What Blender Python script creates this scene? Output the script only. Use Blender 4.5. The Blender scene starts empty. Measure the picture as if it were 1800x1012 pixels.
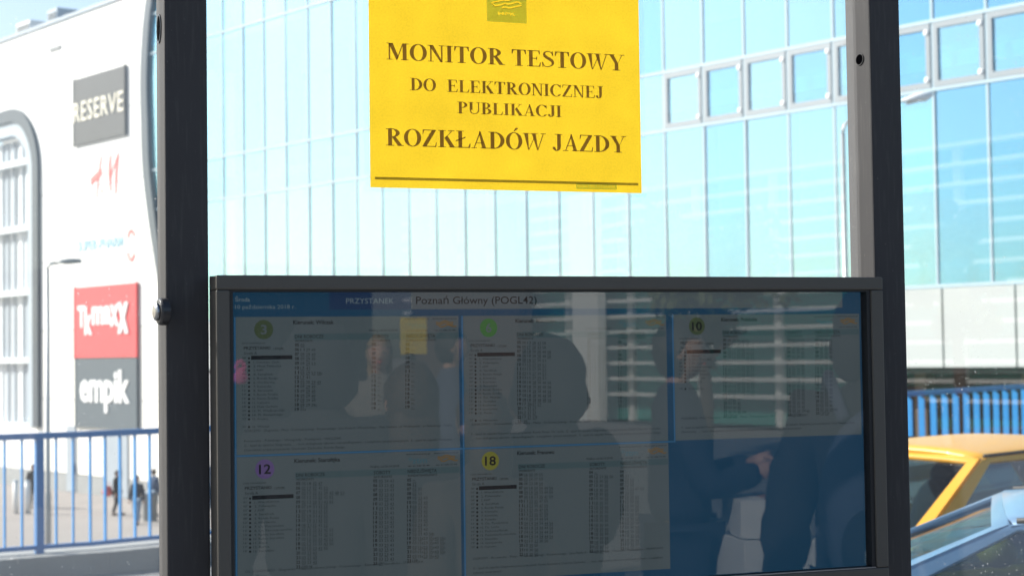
import bpy, bmesh, math, random
from math import sin, cos, pi, radians, atan, asin, sqrt
from mathutils import Vector, Matrix, noise as mnoise

sc = bpy.context.scene
COL = sc.collection
rnd = random.Random(7)

# ------------------------------------------------------------------ camera
EYE = Vector((0, 0, 1.6)); FPX = 3000.0
YAW = radians(20.2); PIT = atan(116 / 3000); ROLL = asin(.0136)
FW = Vector((sin(YAW) * cos(PIT), cos(YAW) * cos(PIT), sin(PIT)))
_R0 = Vector((cos(YAW), -sin(YAW), 0)); _U0 = _R0.cross(FW)
RT = cos(ROLL) * _R0 - sin(ROLL) * _U0
UP = cos(ROLL) * _U0 + sin(ROLL) * _R0
cam_d = bpy.data.cameras.new('camera'); cam = bpy.data.objects.new('camera', cam_d); COL.objects.link(cam)
cam.matrix_world = Matrix(((RT.x, UP.x, -FW.x, EYE.x), (RT.y, UP.y, -FW.y, EYE.y), (RT.z, UP.z, -FW.z, EYE.z), (0, 0, 0, 1)))
cam_d.sensor_width = 36; cam_d.lens = FPX / 1800 * 36; cam_d.clip_start = .05; cam_d.clip_end = 6000
cam_d.dof.use_dof = True; cam_d.dof.focus_distance = 2.62; cam_d.dof.aperture_fstop = 9.5
sc.camera = cam

# ------------------------------------------------------------------ sky, sun, exposure
SUN_EL = radians(33); SUN_DIR = Vector((-.76 * cos(SUN_EL), .65 * cos(SUN_EL), sin(SUN_EL)))
world = bpy.data.worlds.new('World'); sc.world = world; world.use_nodes = True
wn = world.node_tree.nodes; wl_ = world.node_tree.links
bg = wn['Background']; sky = wn.new('ShaderNodeTexSky'); sky.sky_type = 'NISHITA'; sky.sun_disc = False
sky.sun_elevation = SUN_EL; sky.sun_rotation = math.atan2(SUN_DIR.x, SUN_DIR.y); sky.altitude = 80
sky.air_density = 1.0; sky.dust_density = 1.8; sky.ozone_density = 1.2
wl_.new(sky.outputs[0], bg.inputs[0]); bg.inputs[1].default_value = .11
sun_d = bpy.data.lights.new('sun', 'SUN'); sun_d.energy = 5.0; sun_d.angle = radians(.53); sun_d.color = (1, .95, .87)
sun = bpy.data.objects.new('sun', sun_d); COL.objects.link(sun)
sun.rotation_euler = SUN_DIR.to_track_quat('Z', 'Y').to_euler()
vs = sc.view_settings; vs.view_transform = 'Standard'; vs.look = 'None'; vs.gamma = 1; vs.use_curve_mapping = False
vs.exposure = .86
EXPO = 2 ** vs.exposure
sc.cycles.max_bounces = 10; sc.cycles.transparent_max_bounces = 24; sc.cycles.glossy_bounces = 5
sc.cycles.use_denoising = True; sc.cycles.sample_clamp_indirect = 6

# ------------------------------------------------------------------ measuring helpers (picture measure -> place)
def ray(x, y): return FW + (x - 900) / FPX * RT + (506 - y) / FPX * UP
def onY(x, y, Y):
    d = ray(x, y); return EYE + d * ((Y - EYE.y) / d.y)
def onZ(x, y, z):
    d = ray(x, y); return EYE + d * ((z - EYE.z) / d.z)
YM = 2.352
def mirrored(x, y, D):                       # a thing behind the photographer that shows in the screen glass
    v = EYE + ray(x, y) * D; return Vector((v.x, 2 * YM - v.y, v.z))
WA = radians(19.6); WV = Vector((-sin(WA), cos(WA), 0)); WN = Vector((cos(WA), sin(WA), 0)); WP = 34.6
WPHI = WA - pi / 2
def onW(x, y):
    d = ray(x, y); q = EYE + d * ((WP - WN.dot(EYE)) / WN.dot(d)); return q.dot(WV), q.z
def W(s, z, o=0): return WV * s + WN * (WP + o) + Vector((0, 0, z))

# ------------------------------------------------------------------ object helpers
def tag(o, label=None, cat=None, group=None, kind=None):
    if label: o['label'] = label
    if cat: o['category'] = cat
    if group: o['group'] = group
    if kind: o['kind'] = kind
    return o
def empty(name, loc, rz=0, label=None, cat=None, group=None):
    o = bpy.data.objects.new(name, None); COL.objects.link(o); o.location = loc; o.rotation_euler = (0, 0, rz)
    o.empty_display_size = .1
    return tag(o, label, cat, group)
def wloc(o):
    return (Vector(o.location) if o.parent is None else wloc(o.parent) + Vector(o.location)) if o else Vector()
def link(name, me, parent=None, loc=(0, 0, 0), rz=0):
    o = bpy.data.objects.new(name, me); COL.objects.link(o)
    o.location = loc; o.rotation_euler = (0, 0, rz)
    if parent: o.parent = parent
    return o
def mk(name, V, F, m, parent=None, smooth=False, local=False):
    """V in world coordinates (or in the parent's own when local)."""
    off = Vector() if (local or parent is None) else wloc(parent)
    me = bpy.data.meshes.new(name); me.from_pydata([tuple(Vector(v) - off) for v in V], [], F); me.update()
    me.materials.append(m)
    if smooth: me.shade_smooth()
    return link(name, me, parent)
BF = [(0, 3, 2, 1), (4, 5, 6, 7), (0, 1, 5, 4), (1, 2, 6, 5), (2, 3, 7, 6), (3, 0, 4, 7)]
def bxv(x0, x1, y0, y1, z0, z1):
    return [Vector(v) for v in ((x0, y0, z0), (x1, y0, z0), (x1, y1, z0), (x0, y1, z0), (x0, y0, z1), (x1, y0, z1), (x1, y1, z1), (x0, y1, z1))]
def box(name, x0, x1, y0, y1, z0, z1, m, parent=None, bev=0, local=False):
    o = mk(name, bxv(x0, x1, y0, y1, z0, z1), BF, m, parent, local=local)
    if bev: bevel(o, bev)
    return o
def bevel(o, w, seg=2):
    b = o.modifiers.new('bevel', 'BEVEL'); b.width = w; b.segments = seg; b.limit_method = 'ANGLE'; b.angle_limit = radians(35)
def wbx(name, s0, s1, z0, z1, o0, o1, m, parent=None):
    if s0 < s1: s0, s1 = s1, s0
    V = [W(s0, z0, o0), W(s1, z0, o0), W(s1, z0, o1), W(s0, z0, o1), W(s0, z1, o0), W(s1, z1, o0), W(s1, z1, o1), W(s0, z1, o1)]
    return mk(name, V, BF, m, parent)
def prism(poly, d):
    """polygon (list of Vector) swept by vector d."""
    n = len(poly); V = list(poly) + [p + d for p in poly]
    F = [tuple(range(n))[::-1], tuple(range(n, 2 * n))] + [(i, (i + 1) % n, n + (i + 1) % n, n + i) for i in range(n)]
    return V, F
def tube(pts, rad, n=10, caps=True):
    V = []; F = []; pts = [Vector(p) for p in pts]
    if not hasattr(rad, '__len__'): rad = [rad] * len(pts)
    t0 = (pts[1] - pts[0]).normalized(); a = t0.orthogonal().normalized()
    for i, p in enumerate(pts):
        t = (pts[min(i + 1, len(pts) - 1)] - pts[max(i - 1, 0)]).normalized()
        a = (a - t * a.dot(t)).normalized(); b = t.cross(a)
        for k in range(n):
            V.append(p + (a * cos(2 * pi * k / n) + b * sin(2 * pi * k / n)) * rad[i])
    for i in range(len(pts) - 1):
        for k in range(n):
            F.append((i * n + k, i * n + (k + 1) % n, (i + 1) * n + (k + 1) % n, (i + 1) * n + k))
    if caps: F += [tuple(range(n))[::-1], tuple(range((len(pts) - 1) * n, len(pts) * n))]
    return V, F
def lathe(prof, c, axis, n=20):
    """prof: list of (radius, along)."""
    axis = Vector(axis).normalized(); a = axis.orthogonal().normalized(); b = axis.cross(a); c = Vector(c); V = []; F = []
    for r, h in prof:
        for k in range(n): V.append(c + axis * h + (a * cos(2 * pi * k / n) + b * sin(2 * pi * k / n)) * r)
    for i in range(len(prof) - 1):
        for k in range(n): F.append((i * n + k, i * n + (k + 1) % n, (i + 1) * n + (k + 1) % n, (i + 1) * n + k))
    F += [tuple(range(n))[::-1], tuple(range((len(prof) - 1) * n, len(prof) * n))]
    return V, F
def ell(c, rx, ry, rz, nu=16, nv=10, R=None):
    V = []; F = []; c = Vector(c)
    for j in range(nv + 1):
        th = pi * j / nv
        for i in range(nu):
            p = Vector((rx * sin(th) * cos(2 * pi * i / nu), ry * sin(th) * sin(2 * pi * i / nu), rz * cos(th)))
            V.append(c + (R @ p if R else p))
    for j in range(nv):
        for i in range(nu): F.append((j * nu + i, (j + 1) * nu + i, (j + 1) * nu + (i + 1) % nu, j * nu + (i + 1) % nu))
    return V, F
class MB:
    def __init__(s): s.V = []; s.F = []
    def add(s, VF):
        k = len(s.V); s.V += list(VF[0]); s.F += [tuple(i + k for i in f) for f in VF[1]]; return s
    def box(s, *a): return s.add((bxv(*a), BF))
    def build(s, name, m, parent=None, smooth=False, local=False): return mk(name, s.V, s.F, m, parent, smooth, local)

# ------------------------------------------------------------------ materials
def nd(nt, t, **k):
    n = nt.nodes.new(t)
    for a, b in k.items(): setattr(n, a, b)
    return n
def mat(name, col, rough=.6, metal=0., var=.12, scale=6., bump=0., bscale=60., spec=.5, coat=0., emit=None, es=0.):
    m = bpy.data.materials.new(name); m.use_nodes = True; nt = m.node_tree; p = nt.nodes['Principled BSDF']
    p.inputs['Roughness'].default_value = rough; p.inputs['Metallic'].default_value = metal
    p.inputs['Specular IOR Level'].default_value = spec; p.inputs['Coat Weight'].default_value = coat; p.inputs['Coat Roughness'].default_value = .04
    c = (*col, 1)
    tc = nd(nt, 'ShaderNodeTexCoord')
    if var:
        nz = nd(nt, 'ShaderNodeTexNoise'); nz.inputs['Scale'].default_value = scale; nz.inputs['Detail'].default_value = 6
        nt.links.new(tc.outputs['Object'], nz.inputs['Vector'])
        mx = nd(nt, 'ShaderNodeMix', data_type='RGBA')
        mx.inputs[6].default_value = tuple(max(0, v * (1 - var)) for v in col) + (1,); mx.inputs[7].default_value = tuple(min(1, v * (1 + var)) for v in col) + (1,)
        nt.links.new(nz.outputs['Fac'], mx.inputs[0]); nt.links.new(mx.outputs[2], p.inputs['Base Color'])
    else: p.inputs['Base Color'].default_value = c
    if bump:
        nb = nd(nt, 'ShaderNodeTexNoise'); nb.inputs['Scale'].default_value = bscale; nb.inputs['Detail'].default_value = 4
        nt.links.new(tc.outputs['Object'], nb.inputs['Vector'])
        bm = nd(nt, 'ShaderNodeBump'); bm.inputs['Strength'].default_value = bump; bm.inputs['Distance'].default_value = .01
        nt.links.new(nb.outputs['Fac'], bm.inputs['Height']); nt.links.new(bm.outputs[0], p.inputs['Normal'])
    if emit: p.inputs['Emission Color'].default_value = (*emit, 1); p.inputs['Emission Strength'].default_value = es
    return m
def shader(name):
    m = bpy.data.materials.new(name); m.use_nodes = True; nt = m.node_tree; nt.nodes.remove(nt.nodes['Principled BSDF']); return m, nt, nt.nodes['Material Output']

M = {}
M['steel'] = mat('graphite_powder_coat', (.038, .036, .038), .62, 0, .12, 9, .08, 900, spec=.25)
def wear(m, amt=.5):
    nt = m.node_tree; p = nt.nodes['Principled BSDF']; src = p.inputs['Base Color'].links[0].from_socket; tc = nd(nt, 'ShaderNodeTexCoord')
    mp = nd(nt, 'ShaderNodeMapping'); mp.inputs['Scale'].default_value = (60, 60, 5); nt.links.new(tc.outputs['Object'], mp.inputs[0])
    a = nd(nt, 'ShaderNodeTexNoise'); a.inputs['Scale'].default_value = 3; a.inputs['Detail'].default_value = 8; nt.links.new(mp.outputs[0], a.inputs[0])
    b = nd(nt, 'ShaderNodeTexNoise'); b.inputs['Scale'].default_value = 160; b.inputs['Detail'].default_value = 2; nt.links.new(tc.outputs['Object'], b.inputs[0])
    m1 = nd(nt, 'ShaderNodeMapRange'); m1.inputs[1].default_value = .52; m1.inputs[2].default_value = .75; m1.inputs[4].default_value = amt * .35; nt.links.new(a.outputs['Fac'], m1.inputs[0])
    m2 = nd(nt, 'ShaderNodeMapRange'); m2.inputs[1].default_value = .70; m2.inputs[2].default_value = .76; m2.inputs[4].default_value = amt; nt.links.new(b.outputs['Fac'], m2.inputs[0])
    ad = nd(nt, 'ShaderNodeMath', operation='MAXIMUM'); nt.links.new(m1.outputs[0], ad.inputs[0]); nt.links.new(m2.outputs[0], ad.inputs[1])
    mx = nd(nt, 'ShaderNodeMix', data_type='RGBA'); nt.links.new(ad.outputs[0], mx.inputs[0]); nt.links.new(src, mx.inputs[6]); mx.inputs[7].default_value = (.13, .125, .12, 1); nt.links.new(mx.outputs[2], p.inputs['Base Color'])
wear(M['steel'], .5)
M['hole'] = mat('bolt_hole_bore', (.0015, .0015, .002), 1, 0, 0, spec=0)
M['bolt'] = mat('zinc_bolt', (.30, .31, .33), .3, .9, .1, 40)
M['boltd'] = mat('black_bolt', (.025, .025, .028), .35, .2, .1, 40)
M['bezel'] = mat('bezel_coat', (.072, .066, .058), .5, .0, .08, 5, .05, 1200, spec=.35)
M['bezelside'] = mat('bezel_side_coat', (.02, .022, .028), .4, .0, .08, 5)
M['rubber'] = mat('black_gasket', (.008, .008, .009), .6)

def screen_mat(name, disp):
    """a lit display pixel colour; disp = shown colour in linear light."""
    m = mat(name, (.012, .012, .013), .6, var=0, spec=.1); p = m.node_tree.nodes['Principled BSDF']
    p.inputs['Emission Color'].default_value = (*disp, 1); p.inputs['Emission Strength'].default_value = 1 / EXPO
    return m
M['s_blue'] = screen_mat('screen_blue', (.005, .030, .062))
M['s_navy'] = screen_mat('screen_navy', (.007, .020, .052))
M['s_line'] = screen_mat('screen_rule_blue', (.016, .070, .140))
M['s_page'] = screen_mat('screen_page', (.046, .062, .069))
M['s_head'] = screen_mat('screen_header_grey', (.050, .066, .076))
M['s_band'] = screen_mat('screen_band', (.031, .053, .060))
M['s_text'] = screen_mat('screen_text_black', (.002, .003, .004))
M['s_grey'] = screen_mat('screen_text_grey', (.006, .010, .013))
M['s_white'] = screen_mat('screen_text_white', (.085, .115, .130))
M['s_green'] = screen_mat('screen_disc_green', (.020, .085, .018))
M['s_olive'] = screen_mat('screen_disc_olive', (.028, .042, .020))
M['s_violet'] = screen_mat('screen_disc_violet', (.060, .040, .115))
M['s_yellow'] = screen_mat('screen_disc_yellow', (.095, .100, .014))
M['s_orange'] = screen_mat('screen_logo_orange', (.095, .055, .010))
M['s_cyan'] = screen_mat('screen_logo_cyan', (.018, .070, .095))

def pane_mat(name, refl=1.0, dirt=.5, ior=1.45, tint=(.97, .985, .985), film=.02):
    m, nt, out = shader(name); L = nt.links.new
    fr = nd(nt, 'ShaderNodeFresnel'); geo = nd(nt, 'ShaderNodeNewGeometry')
    im = nd(nt, 'ShaderNodeMapRange'); im.inputs[3].default_value = ior; im.inputs[4].default_value = 1 / ior; L(geo.outputs['Backfacing'], im.inputs[0]); L(im.outputs[0], fr.inputs[0])   # thin sheet: no total reflection at the far face
    mu = nd(nt, 'ShaderNodeMath', operation='MULTIPLY'); mu.inputs[1].default_value = refl; L(fr.outputs[0], mu.inputs[0])
    tr = nd(nt, 'ShaderNodeBsdfTransparent'); tr.inputs[0].default_value = (*tint, 1)
    gl = nd(nt, 'ShaderNodeBsdfGlossy'); gl.inputs['Roughness'].default_value = 0; gl.inputs[0].default_value = (1, 1, 1, 1)
    mx = nd(nt, 'ShaderNodeMixShader'); L(mu.outputs[0], mx.inputs[0]); L(tr.outputs[0], mx.inputs[1]); L(gl.outputs[0], mx.inputs[2])
    last = mx
    if dirt:
        tc = nd(nt, 'ShaderNodeTexCoord')
        v = nd(nt, 'ShaderNodeTexVoronoi', feature='F1'); v.inputs['Scale'].default_value = 120; wp = nd(nt, 'ShaderNodeTexNoise'); wp.inputs['Scale'].default_value = 260; L(tc.outputs['Object'], wp.inputs['Vector'])
        va = nd(nt, 'ShaderNodeVectorMath', operation='MULTIPLY_ADD'); va.inputs[1].default_value = (.004, .004, .004); L(wp.outputs['Color'], va.inputs[0]); L(tc.outputs['Object'], va.inputs[2]); L(va.outputs[0], v.inputs['Vector'])
        big = nd(nt, 'ShaderNodeTexNoise'); big.inputs['Scale'].default_value = 7; L(tc.outputs['Object'], big.inputs['Vector'])
        th = nd(nt, 'ShaderNodeMapRange'); th.inputs[1].default_value = .22; th.inputs[2].default_value = .10; th.inputs[3].default_value = 0; th.inputs[4].default_value = 1; L(v.outputs['Distance'], th.inputs[0])
        # only some cells carry a speck
        sp = nd(nt, 'ShaderNodeSeparateColor'); L(v.outputs['Color'], sp.inputs[0])
        gt = nd(nt, 'ShaderNodeMath', operation='GREATER_THAN'); gt.inputs[1].default_value = .62; L(sp.outputs[0], gt.inputs[0])
        m0 = nd(nt, 'ShaderNodeMath', operation='MULTIPLY'); L(th.outputs[0], m0.inputs[0]); L(sp.outputs[1], m0.inputs[1])
        m1 = nd(nt, 'ShaderNodeMath', operation='MULTIPLY'); L(m0.outputs[0], m1.inputs[0]); L(gt.outputs[0], m1.inputs[1])
        b2 = nd(nt, 'ShaderNodeMapRange'); b2.inputs[1].default_value = .44; b2.inputs[2].default_value = .60; L(big.outputs['Fac'], b2.inputs[0])
        m2 = nd(nt, 'ShaderNodeMath', operation='MULTIPLY'); L(m1.outputs[0], m2.inputs[0]); L(b2.outputs[0], m2.inputs[1])
        m3 = nd(nt, 'ShaderNodeMath', operation='MULTIPLY_ADD'); m3.inputs[1].default_value = dirt; m3.inputs[2].default_value = film; L(m2.outputs[0], m3.inputs[0])
        tl = nd(nt, 'ShaderNodeBsdfTranslucent'); tl.inputs[0].default_value = (.9, .93, .95, 1)
        df = nd(nt, 'ShaderNodeBsdfDiffuse'); df.inputs[0].default_value = (.8, .82, .84, 1)
        ad = nd(nt, 'ShaderNodeMixShader'); ad.inputs[0].default_value = .4; L(tl.outputs[0], ad.inputs[1]); L(df.outputs[0], ad.inputs[2])
        m4 = nd(nt, 'ShaderNodeMixShader'); L(m3.outputs[0], m4.inputs[0]); L(mx.outputs[0], m4.inputs[1]); L(ad.outputs[0], m4.inputs[2]); last = m4
    L(last.outputs[0], out.inputs[0]); return m
M['pane'] = [pane_mat('shelter_glass_dusty', 1.0, .9, film=.018), pane_mat('shelter_glass_hazy', 1.0, .5, film=.05), pane_mat('shelter_glass_clean', 1.0, .9, film=.005)]  # middle pane's thicker film also stands in for the wash of reflected sky
M['cover'] = pane_mat('screen_cover_glass', .62, .0, 1.5, (.98, .98, .98))
M['carglass2'] = pane_mat('tinted_car_glass', 3.2, .0, 1.5, (.22, .36, .42))
M['carglass'] = pane_mat('car_glass', .4, .0, 1.5, (.58, .70, .74))

def paper_mat(name, refl, trans, w=.62, grain=.10):
    m, nt, out = shader(name); L = nt.links.new
    tc = nd(nt, 'ShaderNodeTexCoord'); nz = nd(nt, 'ShaderNodeTexNoise'); nz.inputs['Scale'].default_value = 330; nz.inputs['Detail'].default_value = 5; L(tc.outputs['Object'], nz.inputs[0])
    n2 = nd(nt, 'ShaderNodeTexNoise'); n2.inputs['Scale'].default_value = 14; n2.inputs['Detail'].default_value = 3; L(tc.outputs['Object'], n2.inputs[0])
    ad = nd(nt, 'ShaderNodeMath', operation='ADD'); L(nz.outputs['Fac'], ad.inputs[0]); L(n2.outputs['Fac'], ad.inputs[1])
    mr = nd(nt, 'ShaderNodeMapRange'); mr.inputs[1].default_value = .6; mr.inputs[2].default_value = 1.4; mr.inputs[3].default_value = 1 - grain; mr.inputs[4].default_value = 1; L(ad.outputs[0], mr.inputs[0])
    def c(col):
        v = nd(nt, 'ShaderNodeVectorMath', operation='SCALE'); v.inputs[0].default_value = col; L(mr.outputs[0], v.inputs['Scale']); return v.outputs[0]
    d = nd(nt, 'ShaderNodeBsdfDiffuse'); L(c(refl), d.inputs[0])
    t = nd(nt, 'ShaderNodeBsdfTranslucent'); L(c(trans), t.inputs[0])
    mx = nd(nt, 'ShaderNodeMixShader'); mx.inputs[0].default_value = w; L(d.outputs[0], mx.inputs[1]); L(t.outputs[0], mx.inputs[2]); L(mx.outputs[0], out.inputs[0])
    return m
M['paper'] = paper_mat('yellow_paper', (.80, .56, .03), (.84, .56, .028), .80, .24)
M['ink'] = paper_mat('brown_ink_on_yellow', (.12, .07, .02), (.25, .20, .6), .92, .25)
M['inkgreen'] = paper_mat('olive_ink_on_yellow', (.35, .34, .05), (.62, .78, .95), .92, .15)
M['inkdark'] = paper_mat('dark_olive_ink', (.20, .17, .02), (.34, .34, .5), .92, .2)
M['sleeve'] = pane_mat('clear_sleeve', 1.0, .0, 1.45, (.97, .97, .97)) 

M['white_panel'] = mat('white_cladding', (.80, .80, .78), .55, 0, .03, .4)
M['offwhite'] = mat('cream_cladding', (.78, .765, .72), .6, 0, .05, .5)
M['plinth'] = mat('grey_plinth', (.30, .31, .31), .8, 0, .15, 1.2)
M['darkframe'] = mat('dark_blue_grey_frame', (.055, .080, .105), .45, 0, .12, 2)
M['lightframe'] = mat('pale_grey_frame', (.40, .47, .53), .45, 0, .06, 2)
M['mullion'] = mat('mullion_aluminium', (.38, .49, .55), .5, .1, .08, 2)
M['ventframe'] = mat('vent_frame_aluminium', (.27, .30, .32), .5, .1, .06, 2)
M['fixing'] = mat('white_fixing', (.85, .85, .85), .35)
M['slatgrey'] = mat('grey_slat', (.33, .38, .43), .5, 0, .1, 2)
M['slatwhite'] = mat('white_slat', (.72, .76, .78), .5, 0, .05, 2)
M['interior'] = mat('office_interior', (.36, .60, .68), .8, 0, .1, .2)
M['blind'] = mat('white_blind', (.86, .87, .86), .7, 0, .04, 1)
M['blindgrey'] = mat('grey_blind', (.42, .47, .50), .7, 0, .06, 1)
M['greypanel'] = mat('pale_grey_cladding', (.45, .48, .475), .6, 0, .08, .5)
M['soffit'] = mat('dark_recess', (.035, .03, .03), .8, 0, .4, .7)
M['sign_black'] = mat('black_sign_board', (.055, .060, .066), .45, 0, .2, .8)
M['sign_cream'] = mat('cream_sign_letters', (.85, .80, .66), .5, 0, .02)
M['sign_red'] = mat('red_sign_board', (.68, .075, .085), .5, 0, .05, 1)
M['sign_red2'] = mat('red_sign_letters', (.78, .14, .13), .5, 0, .05, 1)
M['sign_grey'] = mat('slate_sign_board', (.075, .105, .13), .5, 0, .06, 1)
M['sign_white'] = mat('white_sign_letters', (.86, .86, .86), .5, 0, .02)
M['sign_pale'] = mat('pale_blue_letters', (.34, .58, .68), .5, 0, .02)
M['blue'] = mat('blue_railing_paint', (.035, .19, .46), .4, 0, .12, 4, spec=.5)
M['bluebar'] = mat('light_blue_railing_paint', (.035, .29, .66), .5, 0, .12, 4, spec=.4)
M['concrete'] = mat('concrete', (.30, .30, .29), .85, 0, .18, 3, .3, 40)
M['paving'] = mat('plaza_paving', (.27, .245, .23), .85, 0, .16, .35, .2, 8)
M['asphalt'] = mat('asphalt', (.055, .055, .056), .85, 0, .2, 8, .5, 120)
M['slab'] = mat('platform_slabs', (.24, .235, .225), .8, 0, .15, 3, .3, 60)
M['lamp_grey'] = mat('galvanised_pole', (.36, .38, .39), .45, .6, .1, 5)
M['lamp_white'] = mat('pale_lamp_casing', (.74, .74, .72), .4)
M['lamp_dark'] = mat('dark_lamp_casing', (.17, .20, .22), .4)
M['lens'] = mat('lamp_lens', (.6, .62, .62), .15)
M['yellowcar'] = mat('yellow_car_paint', (.66, .33, .018), .42, 0, .03, 2, coat=.25)
M['bluecar'] = mat('silver_blue_car_paint', (.10, .19, .31), .34, .2, .05, 2, coat=.3)
M['chrome'] = mat('bright_trim', (.75, .73, .66), .2, .8, 0)
M['tyre'] = mat('tyre_rubber', (.02, .02, .02), .8)
M['alloy'] = mat('alloy_rim', (.5, .5, .52), .3, .9, 0)
M['interior_dark'] = mat('car_interior', (.03, .03, .034), .8)
M['headlight'] = mat('headlight_lens', (.7, .72, .74), .1)
M['taillight'] = mat('tail_light_lens', (.4, .02, .02), .15)
M['skin'] = mat('skin', (.50, .30, .22), .55, 0, .08, 30)
M['green_glass'] = mat('green_facade_glass', (.06, .33, .28), .12, 0, .25, .35, spec=.5)
M['brownwall'] = mat('brown_render', (.10, .07, .06), .85, 0, .2, .4)
M['fin'] = mat('white_louvre', (.82, .84, .82), .45, 0, .03)
M['bark'] = mat('bark', (.10, .075, .055), .9, 0, .3, 12, .5, 40)
M['leaf'] = mat('leaf', (.085, .11, .022), .6, 0, .4, 1.5)
M['card'] = mat('white_carton', (.74, .73, .69), .7, 0, .05, 8)
M['cardtape'] = mat('carton_tape', (.42, .22, .16), .5)
M['pink'] = mat('pink_fabric', (.75, .05, .28), .7)
M['kioskdark'] = mat('dark_kiosk_metal', (.03, .036, .042), .5)
M['yellow_board'] = mat('yellow_board', (.80, .58, .04), .5)
M['glassback'] = mat('dark_kiosk_glass', (.02, .03, .035), .08)

def facade_mat(name, refl=.52, tint=(.70, .93, 1.0)):
    m, nt, out = shader(name); L = nt.links.new
    tr = nd(nt, 'ShaderNodeBsdfTransparent'); tr.inputs[0].default_value = (.45, .80, .90, 1)
    gl = nd(nt, 'ShaderNodeBsdfGlossy'); gl.inputs['Roughness'].default_value = .015; gl.inputs[0].default_value = (*tint, 1)
    tc = nd(nt, 'ShaderNodeTexCoord'); nz = nd(nt, 'ShaderNodeTexNoise'); nz.inputs['Scale'].default_value = .35; L(tc.outputs['Object'], nz.inputs[0])
    bp = nd(nt, 'ShaderNodeBump'); bp.inputs['Strength'].default_value = .06; bp.inputs['Distance'].default_value = .25; L(nz.outputs['Fac'], bp.inputs['Height']); L(bp.outputs[0], gl.inputs['Normal'])
    mx = nd(nt, 'ShaderNodeMixShader'); mx.inputs[0].default_value = refl; L(tr.outputs[0], mx.inputs[1]); L(gl.outputs[0], mx.inputs[2]); L(mx.outputs[0], out.inputs[0]); return m
M['facade'] = [facade_mat('solar_glass', .40, (.53, .83, 1)), facade_mat('solar_glass_bluer', .39, (.42, .74, 1)), facade_mat('solar_glass_paler', .41, (.57, .85, 1))]

# ------------------------------------------------------------------ lettering
FONT_CURVE = bpy.data.curves.new('lettering_curve', 'FONT')
FONT_OBJ = bpy.data.objects.new('lettering_curve', FONT_CURVE)
def text_vf(body, size=1., bold=0., res=2, space=1., shear=0., char=1.):
    c = FONT_CURVE; c.body = body; c.size = 1.; c.offset = bold; c.resolution_u = res; c.space_line = space; c.shear = shear; c.space_character = char
    c.fill_mode = 'FRONT'; c.dimensions = '2D'
    me = bpy.data.meshes.new_from_object(FONT_OBJ)
    V = [Vector(v.co) * size for v in me.vertices]; F = [tuple(p.vertices) for p in me.polygons]
    bpy.data.meshes.remove(me); return V, F
def fit(VF, x0, x1, y0=None, y1=None):
    V, F = VF
    a = min(v.x for v in V); b = max(v.x for v in V); k = (x1 - x0) / max(1e-6, b - a)
    if y0 is None: return [Vector((x0 + (v.x - a) * k, v.y, 0)) for v in V], F
    c = min(v.y for v in V); d = max(v.y for v in V); q = (y1 - y0) / max(1e-6, d - c)
    return [Vector((x0 + (v.x - a) * k, y0 + (v.y - c) * q, 0)) for v in V], F
def extr(VF, d):
    """flat letters -> letters with thickness d (towards -z of the letter plane)."""
    V, F = VF; n = len(V); ed = {}
    for f in F:
        for i in range(len(f)):
            e = (f[i], f[(i + 1) % len(f)]); ed[e] = ed.get(e, 0) + 1
    V2 = list(V) + [v - Vector((0, 0, d)) for v in V]
    F2 = list(F) + [(a, a + n, b + n, b) for (a, b) in ed if (b, a) not in ed]
    return V2, F2

# bold serif capitals, cap height 1, built stroke by stroke
T_, H_, SF = .165, .062, .04
def rc(x0, y0, x1, y1): return [(x0, y0), (x1, y0), (x1, y1), (x0, y1)]
def dg(x0, x1, w0, y0=0., y1=1.): return [(x0, y0), (x0 + w0, y0), (x1 + w0, y1), (x1, y1)]
def arc(cx, cy, ro, ri, a0, a1, n=22):
    P = []
    for i in range(n):
        a = radians(a0 + (a1 - a0) * i / n); b = radians(a0 + (a1 - a0) * (i + 1) / n)
        P.append([(cx + ro[0] * cos(a), cy + ro[1] * sin(a)), (cx + ro[0] * cos(b), cy + ro[1] * sin(b)), (cx + ri[0] * cos(b), cy + ri[1] * sin(b)), (cx + ri[0] * cos(a), cy + ri[1] * sin(a))])
    return P
def sb(x0, x1, y): return rc(x0, y if y < .5 else 1 - SF, x1, SF if y < .5 else 1)
def strip(pts, wid):
    P = []; pts = [Vector(p) for p in pts]; L = []; R = []
    for i, p in enumerate(pts):
        t = (pts[min(i + 1, len(pts) - 1)] - pts[max(0, i - 1)]).normalized(); nn = Vector((-t.y, t.x)); L.append(p + nn * wid[i] / 2); R.append(p - nn * wid[i] / 2)
    for i in range(len(pts) - 1): P.append([tuple(R[i]), tuple(R[i + 1]), tuple(L[i + 1]), tuple(L[i])])
    return P
def cat(ctrl, n=6):
    out = []
    for i in range(len(ctrl) - 1):
        p0, p1, p2, p3 = (Vector(ctrl[max(0, i - 1)]), Vector(ctrl[i]), Vector(ctrl[i + 1]), Vector(ctrl[min(len(ctrl) - 1, i + 2)]))
        for k in range(n):
            t = k / n; out.append(.5 * ((2 * p1) + (p2 - p0) * t + (2 * p0 - 5 * p1 + 4 * p2 - p3) * t * t + (3 * p1 - p0 - 3 * p2 + p3) * t ** 3))
    out.append(Vector(ctrl[-1])); return out
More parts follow.
